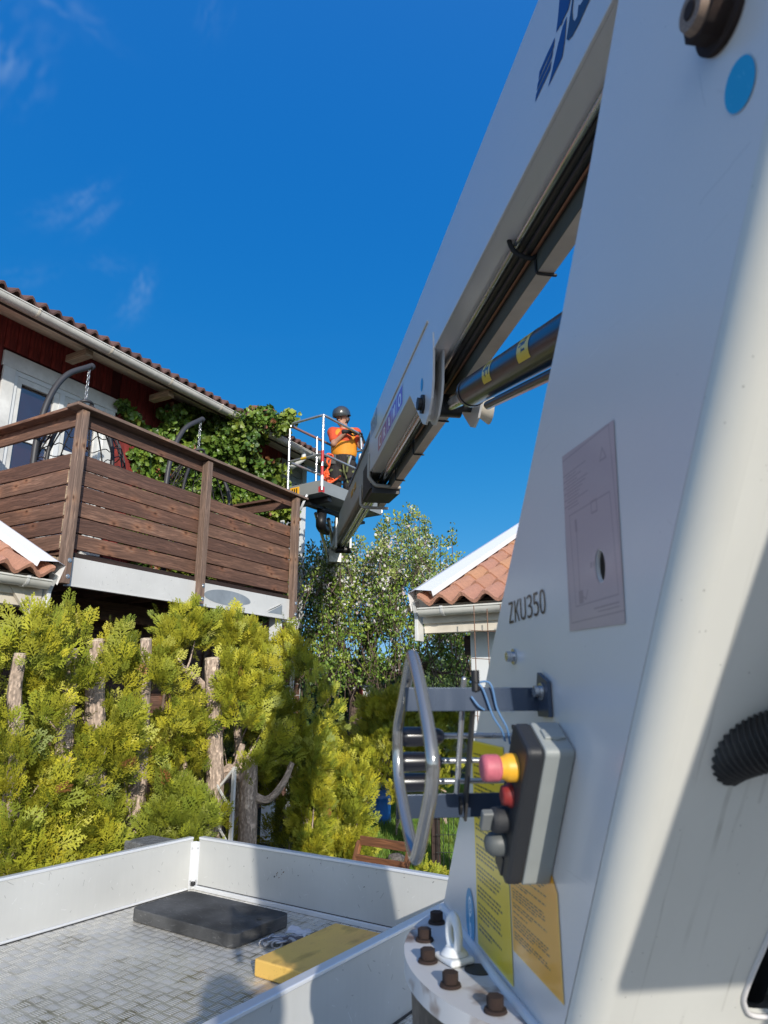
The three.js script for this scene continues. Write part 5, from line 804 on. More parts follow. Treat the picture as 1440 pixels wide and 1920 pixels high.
thujaAt('tiny thuja sprigs in front of the dark boulder', 815, 4.35, { seed: 26, top: 1640, w: .05, clumps: 2, y0: .25, n: 3, size: .7, tips: [[812, 1638]] });

for (const q of todo) growThuja(...q);
// ---------------------------------------------------------------- leaf clusters
function leafCluster(seed, n, size, spread, fold = .25, lobes = false) {
  const r = rng(seed), pos = [];
  for (let i = 0; i < n; i++) {
    const q = new THREE.Quaternion().setFromEuler(new THREE.Euler((r() - .5) * 2.2, r() * 6.28, (r() - .5) * 2.2)), o = V3(r() - .5, r() - .5, r() - .5).multiplyScalar(spread), s = size * (.7 + .6 * r());
    const v = (lobes ? [[0, 0, 0], [.42, .12, -fold], [.58, .42, -fold * .8], [.30, .72, -fold * .4], [0, 1, -.1], [-.30, .72, -fold * .4], [-.58, .42, -fold * .8], [-.42, .12, -fold]] : [[0, 0, 0], [.30, .30, -fold * .7], [.32, .62, -fold * .8], [0, 1, -.08], [-.32, .62, -fold * .8], [-.30, .30, -fold * .7]]).map(p => V3(...p).multiplyScalar(s).applyQuaternion(q).add(o));
    const c = V3(0, .5, 0).multiplyScalar(s).applyQuaternion(q).add(o); for (let k = 0; k < v.length; k++) { const a = v[k], b = v[(k + 1) % v.length]; pos.push(c.x, c.y, c.z, a.x, a.y, a.z, b.x, b.y, b.z); }
  }
  const g = new THREE.BufferGeometry(); g.setAttribute('position', new THREE.Float32BufferAttribute(pos, 3)); g.computeVertexNormals(); return g;
}
function flowerCluster(seed, n, size, spread) {
  const r = rng(seed), pos = [];
  for (let i = 0; i < n; i++) { const q = new THREE.Quaternion().setFromEuler(new THREE.Euler((r() - .5) * 3, r() * 6.28, (r() - .5) * 3)), o = V3(r() - .5, r() - .5, r() - .5).multiplyScalar(spread), s = size * (.7 + .6 * r()); for (let k = 0; k < 5; k++) { const f = k / 5 * 6.2832, P2 = (a, d, z) => V3(Math.cos(f + a) * d, z, Math.sin(f + a) * d).multiplyScalar(s).applyQuaternion(q).add(o), a = P2(0, .05, 0), b = P2(-.5, .7, .12), c = P2(0, 1, .25), d = P2(.5, .7, .12); pos.push(a.x, a.y, a.z, b.x, b.y, b.z, c.x, c.y, c.z, a.x, a.y, a.z, c.x, c.y, c.z, d.x, d.y, d.z); } }
  const g = new THREE.BufferGeometry(); g.setAttribute('position', new THREE.Float32BufferAttribute(pos, 3)); g.computeVertexNormals(); return g;
}
const rndMat = (r, p, s) => new THREE.Matrix4().compose(p, new THREE.Quaternion().setFromEuler(new THREE.Euler((r() - .5) * 1.6, r() * 6.28, (r() - .5) * 1.6)), V3(s, s, s));
// ---------------------------------------------------------------- blossoming apple tree
{
  const D = 11.8, base = P(668, 1400, D); base.y = 0;
  const t = thing('apple_tree', 'apple tree in white blossom with tall upright shoots behind the hedge', 'tree', base), L = (x, y, d = 0) => P(x, y, D + d).sub(base), r = rng(31);
  const bk = M(.20, .16, .14, .95, { map: T.bark, bumpMap: T.barkBump, bumpScale: .015 });
  const limbs = [
    { p: [V3(0, 0, 0), L(668, 1430), L(667, 1370), L(668, 1315)], r: [.17, .14, .125, .12] },
    { p: [L(668, 1325), L(655, 1260), L(638, 1200), L(640, 1165), L(632, 1110)], r: [.10, .08, .07, .06, .035] },
    { p: [L(668, 1320), L(692, 1280), L(697, 1220), L(690, 1170), L(700, 1100)], r: [.11, .10, .08, .06, .03] },
    { p: [L(697, 1225), L(665, 1190), L(645, 1188)], r: [.05, .045, .03] }, { p: [L(694, 1250), L(740, 1262), L(790, 1250), L(830, 1215), L(815, 1180)], r: [.06, .05, .045, .035, .02] },
    { p: [L(640, 1180), L(610, 1130), L(590, 1080)], r: [.045, .03, .015] }, { p: [L(700, 1120), L(740, 1080), L(770, 1040)], r: [.04, .03, .015] }, { p: [L(690, 1180, .3), L(740, 1150, .5), L(800, 1120, .6)], r: [.05, .035, .02] }, { p: [L(640, 1170, -.2), L(600, 1190, -.4), L(575, 1180, -.5)], r: [.04, .03, .015] }, { p: [L(790, 1250), L(840, 1262), L(862, 1240)], r: [.035, .025, .012] }, { p: [L(735, 1262), L(760, 1225), L(750, 1180)], r: [.03, .022, .012] },
  ];
  mesh('trunk', limb(limbs[0].p, limbs[0].r, 14), bk, t); for (const l of limbs.slice(1)) mesh('limb', limb(l.p, l.r, 8), bk, t);
  const leaf = [leafCluster(3, 6, .052, .13), leafCluster(4, 6, .047, .13)], flo = flowerCluster(5, 5, .019, .11), A = [], B = [], F = [], twigs = [], gr = [C(.18, .25, .05), C(.13, .195, .035), C(.24, .31, .07), C(.30, .35, .08)];
  const gf = [C(.14, .23, .03), C(.10, .175, .025), C(.20, .29, .04), C(.26, .33, .045)], put = (p, fl) => { if (r() < fl) F.push({ m: rndMat(r, p.clone().add(V3(r() - .5, r() - .3, r() - .5).multiplyScalar(.12)), .8 + .7 * r()), c: r() < .2 ? C(.72, .58, .60) : C(.76, .74, .70) }); (r() < .5 ? A : B).push({ m: rndMat(r, p, .7 + .6 * r()), c: (p.y + base.y > 3.4 ? gr : gf)[r() * 4 | 0].clone().multiplyScalar(.8 + .4 * r()) }); };
  // branchlets through the crown: each a thin twig carrying leaf clusters
  const inside = (x, y) => { const lo = 1285 - 25 * Math.sin(x / 60), hi = x < 590 ? 1070 : x < 700 ? 1050 + 20 * Math.sin(x / 13) : x < 790 ? 1050 + 22 * Math.sin(x / 9) : x < 850 ? 1085 + (x - 790) * 1.1 : 1160; return y > hi && y < lo; };
  for (let i = 0; i < 860; i++) {
    const x = 552 + 330 * r(), y = 1000 + 300 * r(); if (!inside(x, y)) continue;
    const p = L(x, y, (r() - .5) * 2.4), d = V3((r() - .5) * 1.1, .35 + r() * .9, (r() - .5) * 1.1).normalize(), len = .25 + .35 * r(), e = p.clone().addScaledVector(d, len);
    if (r() < .8) twigs.push(limb([p.clone().addScaledVector(d, -.25).add(V3((r() - .5) * .2, -.05, 0)), p, e], [.009, .007, .002], 4));
    const n = 4 + 3 * r() | 0; for (let k = 0; k < n; k++) put(p.clone().lerp(e, k / n).add(V3(r() - .5, r() - .5, r() - .5).multiplyScalar(.12)), y < 1150 ? .48 : .13);
  }
  for (const [x, y0, y1] of [[612, 1090, 975], [640, 1075, 985], [668, 1070, 1000], [712, 1060, 990], [728, 1050, 968], [745, 1060, 962], [757, 1060, 975], [766, 1040, 946], [776, 1060, 952], [786, 1050, 965], [798, 1060, 972], [803, 1040, 978], [815, 1080, 1010], [826, 1090, 1012], [848, 1110, 988], [838, 1110, 1025], [860, 1150, 1040], [585, 1110, 1020], [570, 1130, 1040], [865, 1170, 1090], ...[...Array(24)].map((_, i) => { const x = 575 + 285 * r(); return [x, 1110 + 60 * r(), (x < 700 ? 1010 : x < 800 ? 975 : 1030) + 75 * r()]; })]) {
    const dd = (r() - .5) * 1.6, a = L(x - 4, y0 + 50, dd), b = L(x, y1, dd); twigs.push(limb([a, a.clone().lerp(b, .5).add(V3(.02, 0, 0)), b], [.012, .009, .003], 5));
    for (let k = 0; k < 40; k++) { const f = Math.pow(r(), 1.1), wd = lerp(.16, .05, f); put(a.clone().lerp(b, f).add(V3(r() - .5, r() - .5, r() - .5).multiplyScalar(wd)), f > .75 ? .06 : .5); }
  }
  mesh('twigs', twigs, bk, t).userData.kind = 'stuff'; const lm = leafMat(1, 1, 1, { roughness: .5 });
  scatter('leaves', leaf[0], lm, A, t); scatter('leaves', leaf[1], lm, B, t); scatter('blossom', flo, leafMat(1, 1, 1, { roughness: .8 }), F, t);
}
// ---------------------------------------------------------------- climber on the house wall
{
  const o = HW(3.4, 0, ZW); o.y = 0; const t = thing('climbing_plant', 'leafy green climber covering the house wall and gutter above the balcony', 'climber', o, Math.PI / 2 - HA), r = rng(51), A = [], B = [], bkm = M(.16, .11, .08, .9);
  const lf = [leafCluster(7, 6, .080, .16, .3, true), leafCluster(8, 6, .068, .15, .3, true)], cols = [C(.09, .17, .022), C(.06, .12, .018), C(.14, .23, .03), C(.20, .25, .03), C(.045, .09, .016)];
  const S0 = 3.4, loc = (s, h, z) => V3(s - S0, h + EYE, z - ZW);
  const right = h => h > 3.3 ? 4.0 : h > 2.6 ? 4.45 : 4.75, left = h => h > 3.45 ? 2.2 : h > 3.2 ? 1.95 - (h - 3.3) * .6 : h > 2.95 ? 2.2 - .4 * (h - 2.95) : h > 2.0 ? 2.02 : 1.9;
  const clumps = []; for (let i = 0; i < 420; i++) { const h = 1.2 + 2.55 * r(), s = lerp(left(h), right(h), Math.pow(r(), .8)); const m = fbm(s * 2.1, h * 2.1, 5, 3, 1e9, 1e9); if (m < .40) continue; clumps.push([s, h, ZW + .06 + .38 * Math.pow(r(), 1.4) * (s > 3.0 ? 1 : .55), .17]); }
  for (let i = 0; i < 70; i++) { const s = 3.0 + .95 * r(), h = 3.2 + .62 * Math.pow(r(), 1.2) * (s > 3.6 ? 1 : .6); if (fbm(s * 3, h * 3.4, 15, 2, 1e9, 1e9) > .44) clumps.push([s, h, -1.35 + .5 * r(), .15]); }                  // mass bulging over the gutter
  for (let i = 0; i < 26; i++) { const s = 3.25 + .7 * r(), h = 3.70 + .34 * r() * clamp((s - 3.2) * 1.5); if (fbm(s * 4, h * 4, 16, 2, 1e9, 1e9) > .46) clumps.push([s, h, -1.0 + .25 * r(), .10]); }
  for (let i = 0; i < 22; i++) { const s = 4.3 + .5 * r(), h = 2.6 + .45 * r(); clumps.push([s, h, ZW + .1 + .3 * r(), .12]); }
  for (let i = 0; i < 14; i++) clumps.push([1.66 + i * .04, 3.46 - i * .022, ZW + .06 + .06 * r(), .05]);
  for (let i = 0; i < 10; i++) clumps.push([2.3 + .25 * r(), 3.45 + .15 * r(), ZW + .2 + .15 * r(), .08]);
  for (const [s, h, z, rad] of clumps) { const c = cols[r() * 5 | 0], n = rad < .08 ? 3 : 20; for (let k = 0; k < n; k++) { const p = loc(s, h, z).add(V3(r() - .5, r() - .5, (r() - .5) * .7).multiplyScalar(rad * 2)); const cc = c.clone().lerp(cols[r() * 5 | 0], .45).multiplyScalar(.8 + .4 * r()); if (r() < .03) cc.setRGB(.22, .09, .04); (r() < .5 ? A : B).push({ m: rndMat(r, p, .7 + .6 * r()), c: cc }); } }
  const lm = leafMat(1, 1, 1, { roughness: .42 }); scatter('leaves', lf[0], lm, A, t); scatter('leaves', lf[1], lm, B, t);
  const st = []; for (let i = 0; i < 9; i++) { const s = 2.4 + i * .33, pts = []; for (let k = 0; k < 6; k++) pts.push(loc(s + .15 * (r() - .5) + .05 * k * Math.sin(i), .0 - EYE + 1.0 * k * .92, ZW + .05)); st.push(limb(pts, [.03, .025, .02, .015, .01, .006], 6)); } mesh('stems', st, bkm, t);
}
// ---------------------------------------------------------------- bushes and trees farther off
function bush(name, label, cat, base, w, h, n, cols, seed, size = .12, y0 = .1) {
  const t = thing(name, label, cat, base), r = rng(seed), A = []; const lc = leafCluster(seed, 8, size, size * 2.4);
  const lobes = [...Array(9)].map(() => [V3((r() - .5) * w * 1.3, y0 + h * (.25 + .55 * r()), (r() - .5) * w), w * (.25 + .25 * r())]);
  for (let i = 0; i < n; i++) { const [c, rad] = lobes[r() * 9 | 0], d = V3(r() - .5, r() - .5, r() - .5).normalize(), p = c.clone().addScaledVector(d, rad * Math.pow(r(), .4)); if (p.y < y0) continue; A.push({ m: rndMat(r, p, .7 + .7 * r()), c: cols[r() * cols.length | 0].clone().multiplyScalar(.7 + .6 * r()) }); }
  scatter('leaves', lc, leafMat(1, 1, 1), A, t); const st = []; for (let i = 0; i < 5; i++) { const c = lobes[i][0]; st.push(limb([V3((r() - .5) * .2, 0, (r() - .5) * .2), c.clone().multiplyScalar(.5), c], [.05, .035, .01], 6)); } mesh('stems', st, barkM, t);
}
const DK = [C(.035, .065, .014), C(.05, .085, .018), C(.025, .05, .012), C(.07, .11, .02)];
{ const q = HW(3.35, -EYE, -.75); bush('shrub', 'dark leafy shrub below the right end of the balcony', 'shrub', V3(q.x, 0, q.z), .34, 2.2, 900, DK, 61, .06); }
{ const q = P(745, 1302, 15.5); bush('shrub', 'leafy green shrub in the garden behind the apple tree', 'shrub', V3(q.x, 0, q.z), 1.9, 2.3, 2600, [...DK, C(.11, .16, .03)], 62, .08); }
{ const r = rng(71), A = [], lc = leafCluster(9, 9, .30, .7); for (let i = 0; i < 5200; i++) { const x = -26 + 52 * r(), z = -31 - 10 * r(), hmax = 2.7 + 1.0 * fbm(x * .3, z * .3, 4, 3, 1e9, 1e9) - .4; A.push({ m: rndMat(r, V3(x, hmax * Math.pow(r(), .6), z), .7 + .7 * r()), c: DK[r() * 4 | 0].clone().multiplyScalar(.9 + .9 * r()) }); } const o = scatter('distant_bushes', lc, leafMat(1, 1, 1), A, scene); tag(o, 'distant mass of green bushes beyond the garden', 'bushes'); }
// ---------------------------------------------------------------- lawn grass
{
  const r = rng(81), pos = []; for (let i = 0; i < 16; i++) { const a = r() * 6.28, b = .05 * r(), x = Math.cos(a) * b, z = Math.sin(a) * b, h = .05 + .07 * r(), lx = (r() - .5) * .07, lz = (r() - .5) * .07, w = .0028, c = Math.cos(a * 3), s = Math.sin(a * 3); pos.push(x - w * c, 0, z - w * s, x + w * c, 0, z + w * s, x + lx * .4 + w * .7 * c, h * .6, z + lz * .4 + w * .7 * s, x - w * c, 0, z - w * s, x + lx * .4 + w * .7 * c, h * .6, z + lz * .4 + w * .7 * s, x + lx, h, z + lz); }
  const g = new THREE.BufferGeometry(); g.setAttribute('position', new THREE.Float32BufferAttribute(pos, 3)); g.computeVertexNormals(); const A = [], F = [];
  for (let i = 0; i < 15000; i++) { const z = -4.6 - 9 * Math.pow(r(), 1.2), x = -.6 + (2.2 + .2 * -z) * r(); A.push({ m: new THREE.Matrix4().compose(V3(x, 0, z), new THREE.Quaternion().setFromAxisAngle(V3(0, 1, 0), r() * 6.28), V3(1, .7 + .7 * r(), 1)), c: C(.10 + .08 * r(), .20 + .08 * r(), .03) }); if (i % 230 === 0) F.push({ m: rndMat(r, V3(x, .10, z), 1), c: C(.75, .58, .05) }); }
  const o = scatter('lawn_grass', g, leafMat(1, 1, 1), A, scene); tag(o, 'bright green lawn grass behind the truck bed', 'grass');
  const d = scatter('dandelions', flowerCluster(9, 3, .018, .06), leafMat(1, 1, 1), F, scene); tag(d, 'yellow flowers dotted in the lawn', 'flowers');
}

// ================================================================ small things in the garden
function rock(name, label, cat, base, sx, sy, sz, m, seed, det = 4) {
  const t = thing(name, label, cat, base), g = new THREE.IcosahedronGeometry(1, det), p = g.attributes.position;
  for (let i = 0; i < p.count; i++) { const v = V3().fromBufferAttribute(p, i), n = .82 + .36 * fbm(v.x * 1.6 + 5, v.y * 1.6 + v.z * 1.9 + 5, seed, 3, 1e9, 1e9) + .05 * fbm(v.x * 7 + 9, v.y * 7 + v.z * 6 + 9, seed + 3, 2, 1e9, 1e9); p.setXYZ(i, v.x * n * sx, v.y * n * sy + sy * .8, v.z * n * sz); }
  g.computeVertexNormals(); mesh('stone', uvBox(g), m, t); return t;
}
const gran = (a, b, c) => M(a, b, c, .9, { map: tex(256, 256, (u, v, i, j) => { const h = hash(i, j, 5), n = fbm(u * 12, v * 12, 3, 4, 12, 12), q = 150 + 80 * (n - .5) + (h > .8 ? 60 : h < .15 ? -90 : 0); return [q, q, q]; }, [3, 3]), bumpMap: T.grainBump, bumpScale: .004 });
const onGround = (px, D) => { const q = P(px, 1302, D); return V3(q.x, 0, q.z); };
rock('stone_ball', 'pale round stone on the lawn beside the wooden chair', 'stone', onGround(743, 7.0), .10, .09, .10, gran(.50, .44, .40), 4);
rock('boulder', 'dark grey boulder behind the far bed wall below the fence post', 'boulder', onGround(806, 5.3), .17, .19, .15, gran(.15, .14, .155), 9);
{ const c = bedW(-.10, 0, -.26), t = thing('stone_block', 'grey granite block behind the left bed wall, against the golden hedge', 'stone block', V3(c.x, 0, c.z), -BA); const g = new RoundedBoxGeometry(.27, .765, .20, 3, .01); g.translate(0, .3825, 0); mesh('block', uvBox(g), gran(.50, .52, .54), t); }
{ const c = onGround(735, 5.6), t = thing('paving_slab', 'grey stone slab in the grass beside the wooden chair', 'slab', c, .4), g = bx(.62, .07, .5, 0, .06, 0, 'x', 0, .01); mesh('slab', g, gran(.22, .23, .26), t); mesh('under_slab', bx(.5, .05, .4, 0, .02, 0), gran(.2, .2, .2), t); }
{ // wooden garden chair seen from behind
  const c = onGround(700, 4.72), t = thing('garden_chair', 'brown slatted wooden garden chair behind the far bed wall', 'chair', c, -.62), w = woodMat(.34, .16, .075), w2 = woodMat(.27, .125, .06);
  const leg = (x, z, tx, tz, h, n) => { const g = extr(shape([[-.016, 0], [.016, 0], [.016, h - .012], [.008, h], [-.008, h], [-.016, h - .012]]), .03, .003); const a = V3(x, 0, z), b = V3(tx, h, tz); g.translate(0, 0, -.015); const d = b.clone().sub(a).normalize(); g.applyQuaternion(new THREE.Quaternion().setFromUnitVectors(V3(0, 1, 0), d)); g.translate(a.x, 0, a.z); mesh(n, uvBox(g, 'y'), w, t); };
  for (const x of [-.2, .2]) { leg(x, .16, x, -.15, .72, 'back_leg'); leg(x * .9, -.20, x * .9, .13, .38, 'front_leg'); }
  for (let i = 0; i < 2; i++) { const s = bx(.38, .055, .018, 0, .665 - i * .105, -.122 + i * .045, 'x', i, .003); mesh('back_slat', s, w2, t); }
  for (let i = 0; i < 5; i++) mesh('seat_slat', bx(.42, .018, .05, 0, .38, -.04 + i * .06, 'x', i, .003), w, t);
}
{ const c = onGround(812, 6.3), t = thing('fence_post', 'dark square fence post on the lawn right of the round stone', 'post', c), g = bx(.075, .62, .075, 0, .31, 0, 'y', 0, .004); mesh('post', g, mats.dark, t); mesh('cap', bx(.085, .012, .085, 0, .626, 0), mats.black, t);
  const f = thing('wire_fence', 'thin dark wire fence panel beside the dark post', 'fence', onGround(848, 6.2)), wm = M(.02, .03, .025, .6); for (let i = 0; i < 9; i++) mesh('wire', cyl(V3(-.15 + i * .045, 0, 0), V3(-.15 + i * .045, .62, 0), .0028, .0028, 5), wm, f); for (let i = 0; i < 5; i++) mesh('wire', cyl(V3(-.17, .06 + i * .135, .003), V3(.24, .06 + i * .135, .003), .0028, .0028, 5), wm, f); }
{ const q = P(684, 1308, 11.35), t = thing('birdhouse', 'small red birdhouse with white front on the apple trunk', 'birdhouse', q, .35), s = .16; mesh('box', bx(s * .9, s * 1.1, s, 0, s * .55, 0), M(.32, .04, .035, .8), t); mesh('front', bx(s * .78, s * .95, .012, 0, s * .55, s / 2 + .004), mats.white, t); const h = new THREE.CylinderGeometry(.02, .02, .006, 18); h.rotateX(Math.PI / 2); h.translate(0, s * .68, s / 2 + .011); mesh('entrance_hole', h, mats.black, t); const rf = bx(s * 1.25, .014, s * 1.35, 0, s * 1.14, .01); rf.rotateX(.12); mesh('roof', rf, mats.grey, t); }
{ const q = P(705, 1408, 9.3), t = thing('drum', 'bright blue plastic drum glimpsed through the hedge beside the apple trunk', 'drum', V3(q.x, 0, q.z)), m = MP(.02, .16, .52, .4, { clearcoat: .3 }); const g = new THREE.LatheGeometry([[0, 0], [.17, 0], [.19, .05], [.19, .30], [.2, .32], [.2, .36], [.19, .38], [.19, .72], [.17, .80], [.05, .82], [0, .82]].map(a => new THREE.Vector2(a[0], a[1])), 28); mesh('body', g, m, t); const l = new THREE.CylinderGeometry(.175, .175, .03, 28); l.translate(0, .825, 0); mesh('lid', l, mats.black, t); }
{ const c = hedgeAt(447, -.56), t = thing('garden_trellis', 'small white lattice trellis by the forked thuja trunk behind the bed', 'trellis', c, -BA), w = mats.white; mesh('upright', bx(.028, 1.08, .02, 0, .54, 0, 'y'), w, t); mesh('upright', bx(.028, .9, .02, -.28, .45, 0, 'y'), w, t); for (let i = 0; i < 4; i++) for (const s of [-1, 1]) { const g = bx(.016, .40, .008, 0, 0, s * .006); g.rotateZ(s * .8); g.translate(-.14, .22 + i * .24, s * .006 + .012); mesh('lath', g, w, t); } }
{ // white ladder beyond the balcony's right end
  const a = HW(3.62, 0, -.55); a.y = 0; const t = thing('ladder', 'white ladder standing behind the right end post of the balcony', 'ladder', a, Math.PI / 2 - HA); for (const x of [0, .34]) mesh('rail', bx(.026, 3.9, .05, x, 1.95, 0, 'y', x), mats.white, t); for (let i = 0; i < 13; i++) mesh('rung', cyl(V3(0, .3 + i * .28, 0), V3(.34, .3 + i * .28, 0), .013, .013, 8), mats.white, t); }

// ================================================================ people: one smooth surface over tapered bones
function skin(bones, cell, k = .03) {             // bones: [a, b, ra, rb]
  const lo = V3(1e9, 1e9, 1e9), hi = V3(-1e9, -1e9, -1e9); for (const [a, b, ra, rb] of bones) for (const [p, r] of [[a, ra], [b, rb]]) { lo.min(p.clone().subScalar(r)); hi.max(p.clone().addScalar(r)); }
  const mid = lo.clone().add(hi).multiplyScalar(.5), S = Math.max(hi.x - lo.x, hi.y - lo.y, hi.z - lo.z) / 2 + 4 * cell, res = Math.min(150, Math.ceil(2 * S / cell)), c = 2 * S / res;
  const mc = new MarchingCubes(res, new THREE.MeshStandardMaterial(), false, false, 160000), F = mc.field, h = res / 2;
  F.fill(-1);
  const B = bones.map(([a, b, ra, rb]) => ({ a, d: b.clone().sub(a), l2: Math.max(1e-9, b.distanceToSquared(a)), ra, rb, m: Math.max(ra, rb) + 6 * c + k }));
  const acc = new Float32Array(res * res * res).fill(9);
  for (const q of B) {
    const e = q.a.clone().add(q.d), r = q.m, ix = v => Math.floor((v) / c + h);
    const x0 = Math.max(0, ix(Math.min(q.a.x, e.x) - r - mid.x)), x1 = Math.min(res - 1, ix(Math.max(q.a.x, e.x) + r - mid.x) + 1), y0 = Math.max(0, ix(Math.min(q.a.y, e.y) - r - mid.y)), y1 = Math.min(res - 1, ix(Math.max(q.a.y, e.y) + r - mid.y) + 1), z0 = Math.max(0, ix(Math.min(q.a.z, e.z) - r - mid.z)), z1 = Math.min(res - 1, ix(Math.max(q.a.z, e.z) + r - mid.z) + 1);
    for (let z = z0; z <= z1; z++) for (let y = y0; y <= y1; y++) for (let x = x0; x <= x1; x++) {
      const px = mid.x + (x - h) * c - q.a.x, py = mid.y + (y - h) * c - q.a.y, pz = mid.z + (z - h) * c - q.a.z, t = clamp((px * q.d.x + py * q.d.y + pz * q.d.z) / q.l2);
      const dx = px - q.d.x * t, dy = py - q.d.y * t, dz = pz - q.d.z * t, d = Math.sqrt(dx * dx + dy * dy + dz * dz) - lerp(q.ra, q.rb, t), i = x + y * res + z * res * res, o = acc[i];
      const hh = clamp(.5 + .5 * (o - d) / k); acc[i] = lerp(o, d, hh) - k * hh * (1 - hh);
    }
  }
  for (let i = 0; i < acc.length; i++) F[i] = -acc[i];
  mc.isolation = 0; mc.update();
  const n = mc.count ?? mc.geometry.drawRange.count, pos = new Float32Array(mc.positionArray.slice(0, n * 3)), nor = new Float32Array(mc.normalArray.slice(0, n * 3));
  for (let i = 0; i < n; i++) { pos[3 * i] = mid.x + pos[3 * i] * S; pos[3 * i + 1] = mid.y + pos[3 * i + 1] * S; pos[3 * i + 2] = mid.z + pos[3 * i + 2] * S; }
  let g = new THREE.BufferGeometry(); g.setAttribute('position', new THREE.BufferAttribute(pos, 3)); g = BGU.mergeVertices(g, c * .02); g.computeVertexNormals(); return uvBox(g, 'y');
}
function handBones(w, dir, palmN, sc = 1, curl = 1.0) {     // w wrist, dir along the hand, palmN out of the palm
  const d = dir.clone().normalize(), n = palmN.clone().normalize(), s = V3().crossVectors(d, n).normalize(), at = (a, b, c) => w.clone().addScaledVector(d, a * sc).addScaledVector(s, b * sc).addScaledVector(n, c * sc), B = [];
  B.push([at(.0, 0, 0), at(.085, .024, 0), .020 * sc, .015 * sc], [at(0, 0, 0), at(.088, -.004, 0), .021 * sc, .015 * sc], [at(0, 0, 0), at(.08, -.030, 0), .019 * sc, .014 * sc]);
  [[.030, .036, .086], [.010, .042, .090], [-.012, .040, .086], [-.032, .030, .076]].forEach(([y, l, x]) => { const a = at(x, y, 0), b = at(x + l * Math.cos(curl * .6), y, l * Math.sin(curl * .6)), c = at(x + l * Math.cos(curl * .6) + l * .75 * Math.cos(curl * 1.6), y, l * Math.sin(curl * .6) + l * .75 * Math.sin(curl * 1.6)), e = at(x + l * Math.cos(curl * .6) + l * .75 * Math.cos(curl * 1.6) + l * .5 * Math.cos(curl * 2.4), y, l * Math.sin(curl * .6) + l * .75 * Math.sin(curl * 1.6) + l * .5 * Math.sin(curl * 2.4)); B.push([a, b, .0105 * sc, .0095 * sc], [b, c, .0095 * sc, .0085 * sc], [c, e, .0085 * sc, .0075 * sc]); });
  const t0 = at(.02, .022, .005), t1 = at(.055, .048, .022), t2 = at(.082, .050, .040); B.push([t0, t1, .015 * sc, .0115 * sc], [t1, t2, .0115 * sc, .009 * sc]); return B;
}
const skinM = M(.46, .25, .17, .6);
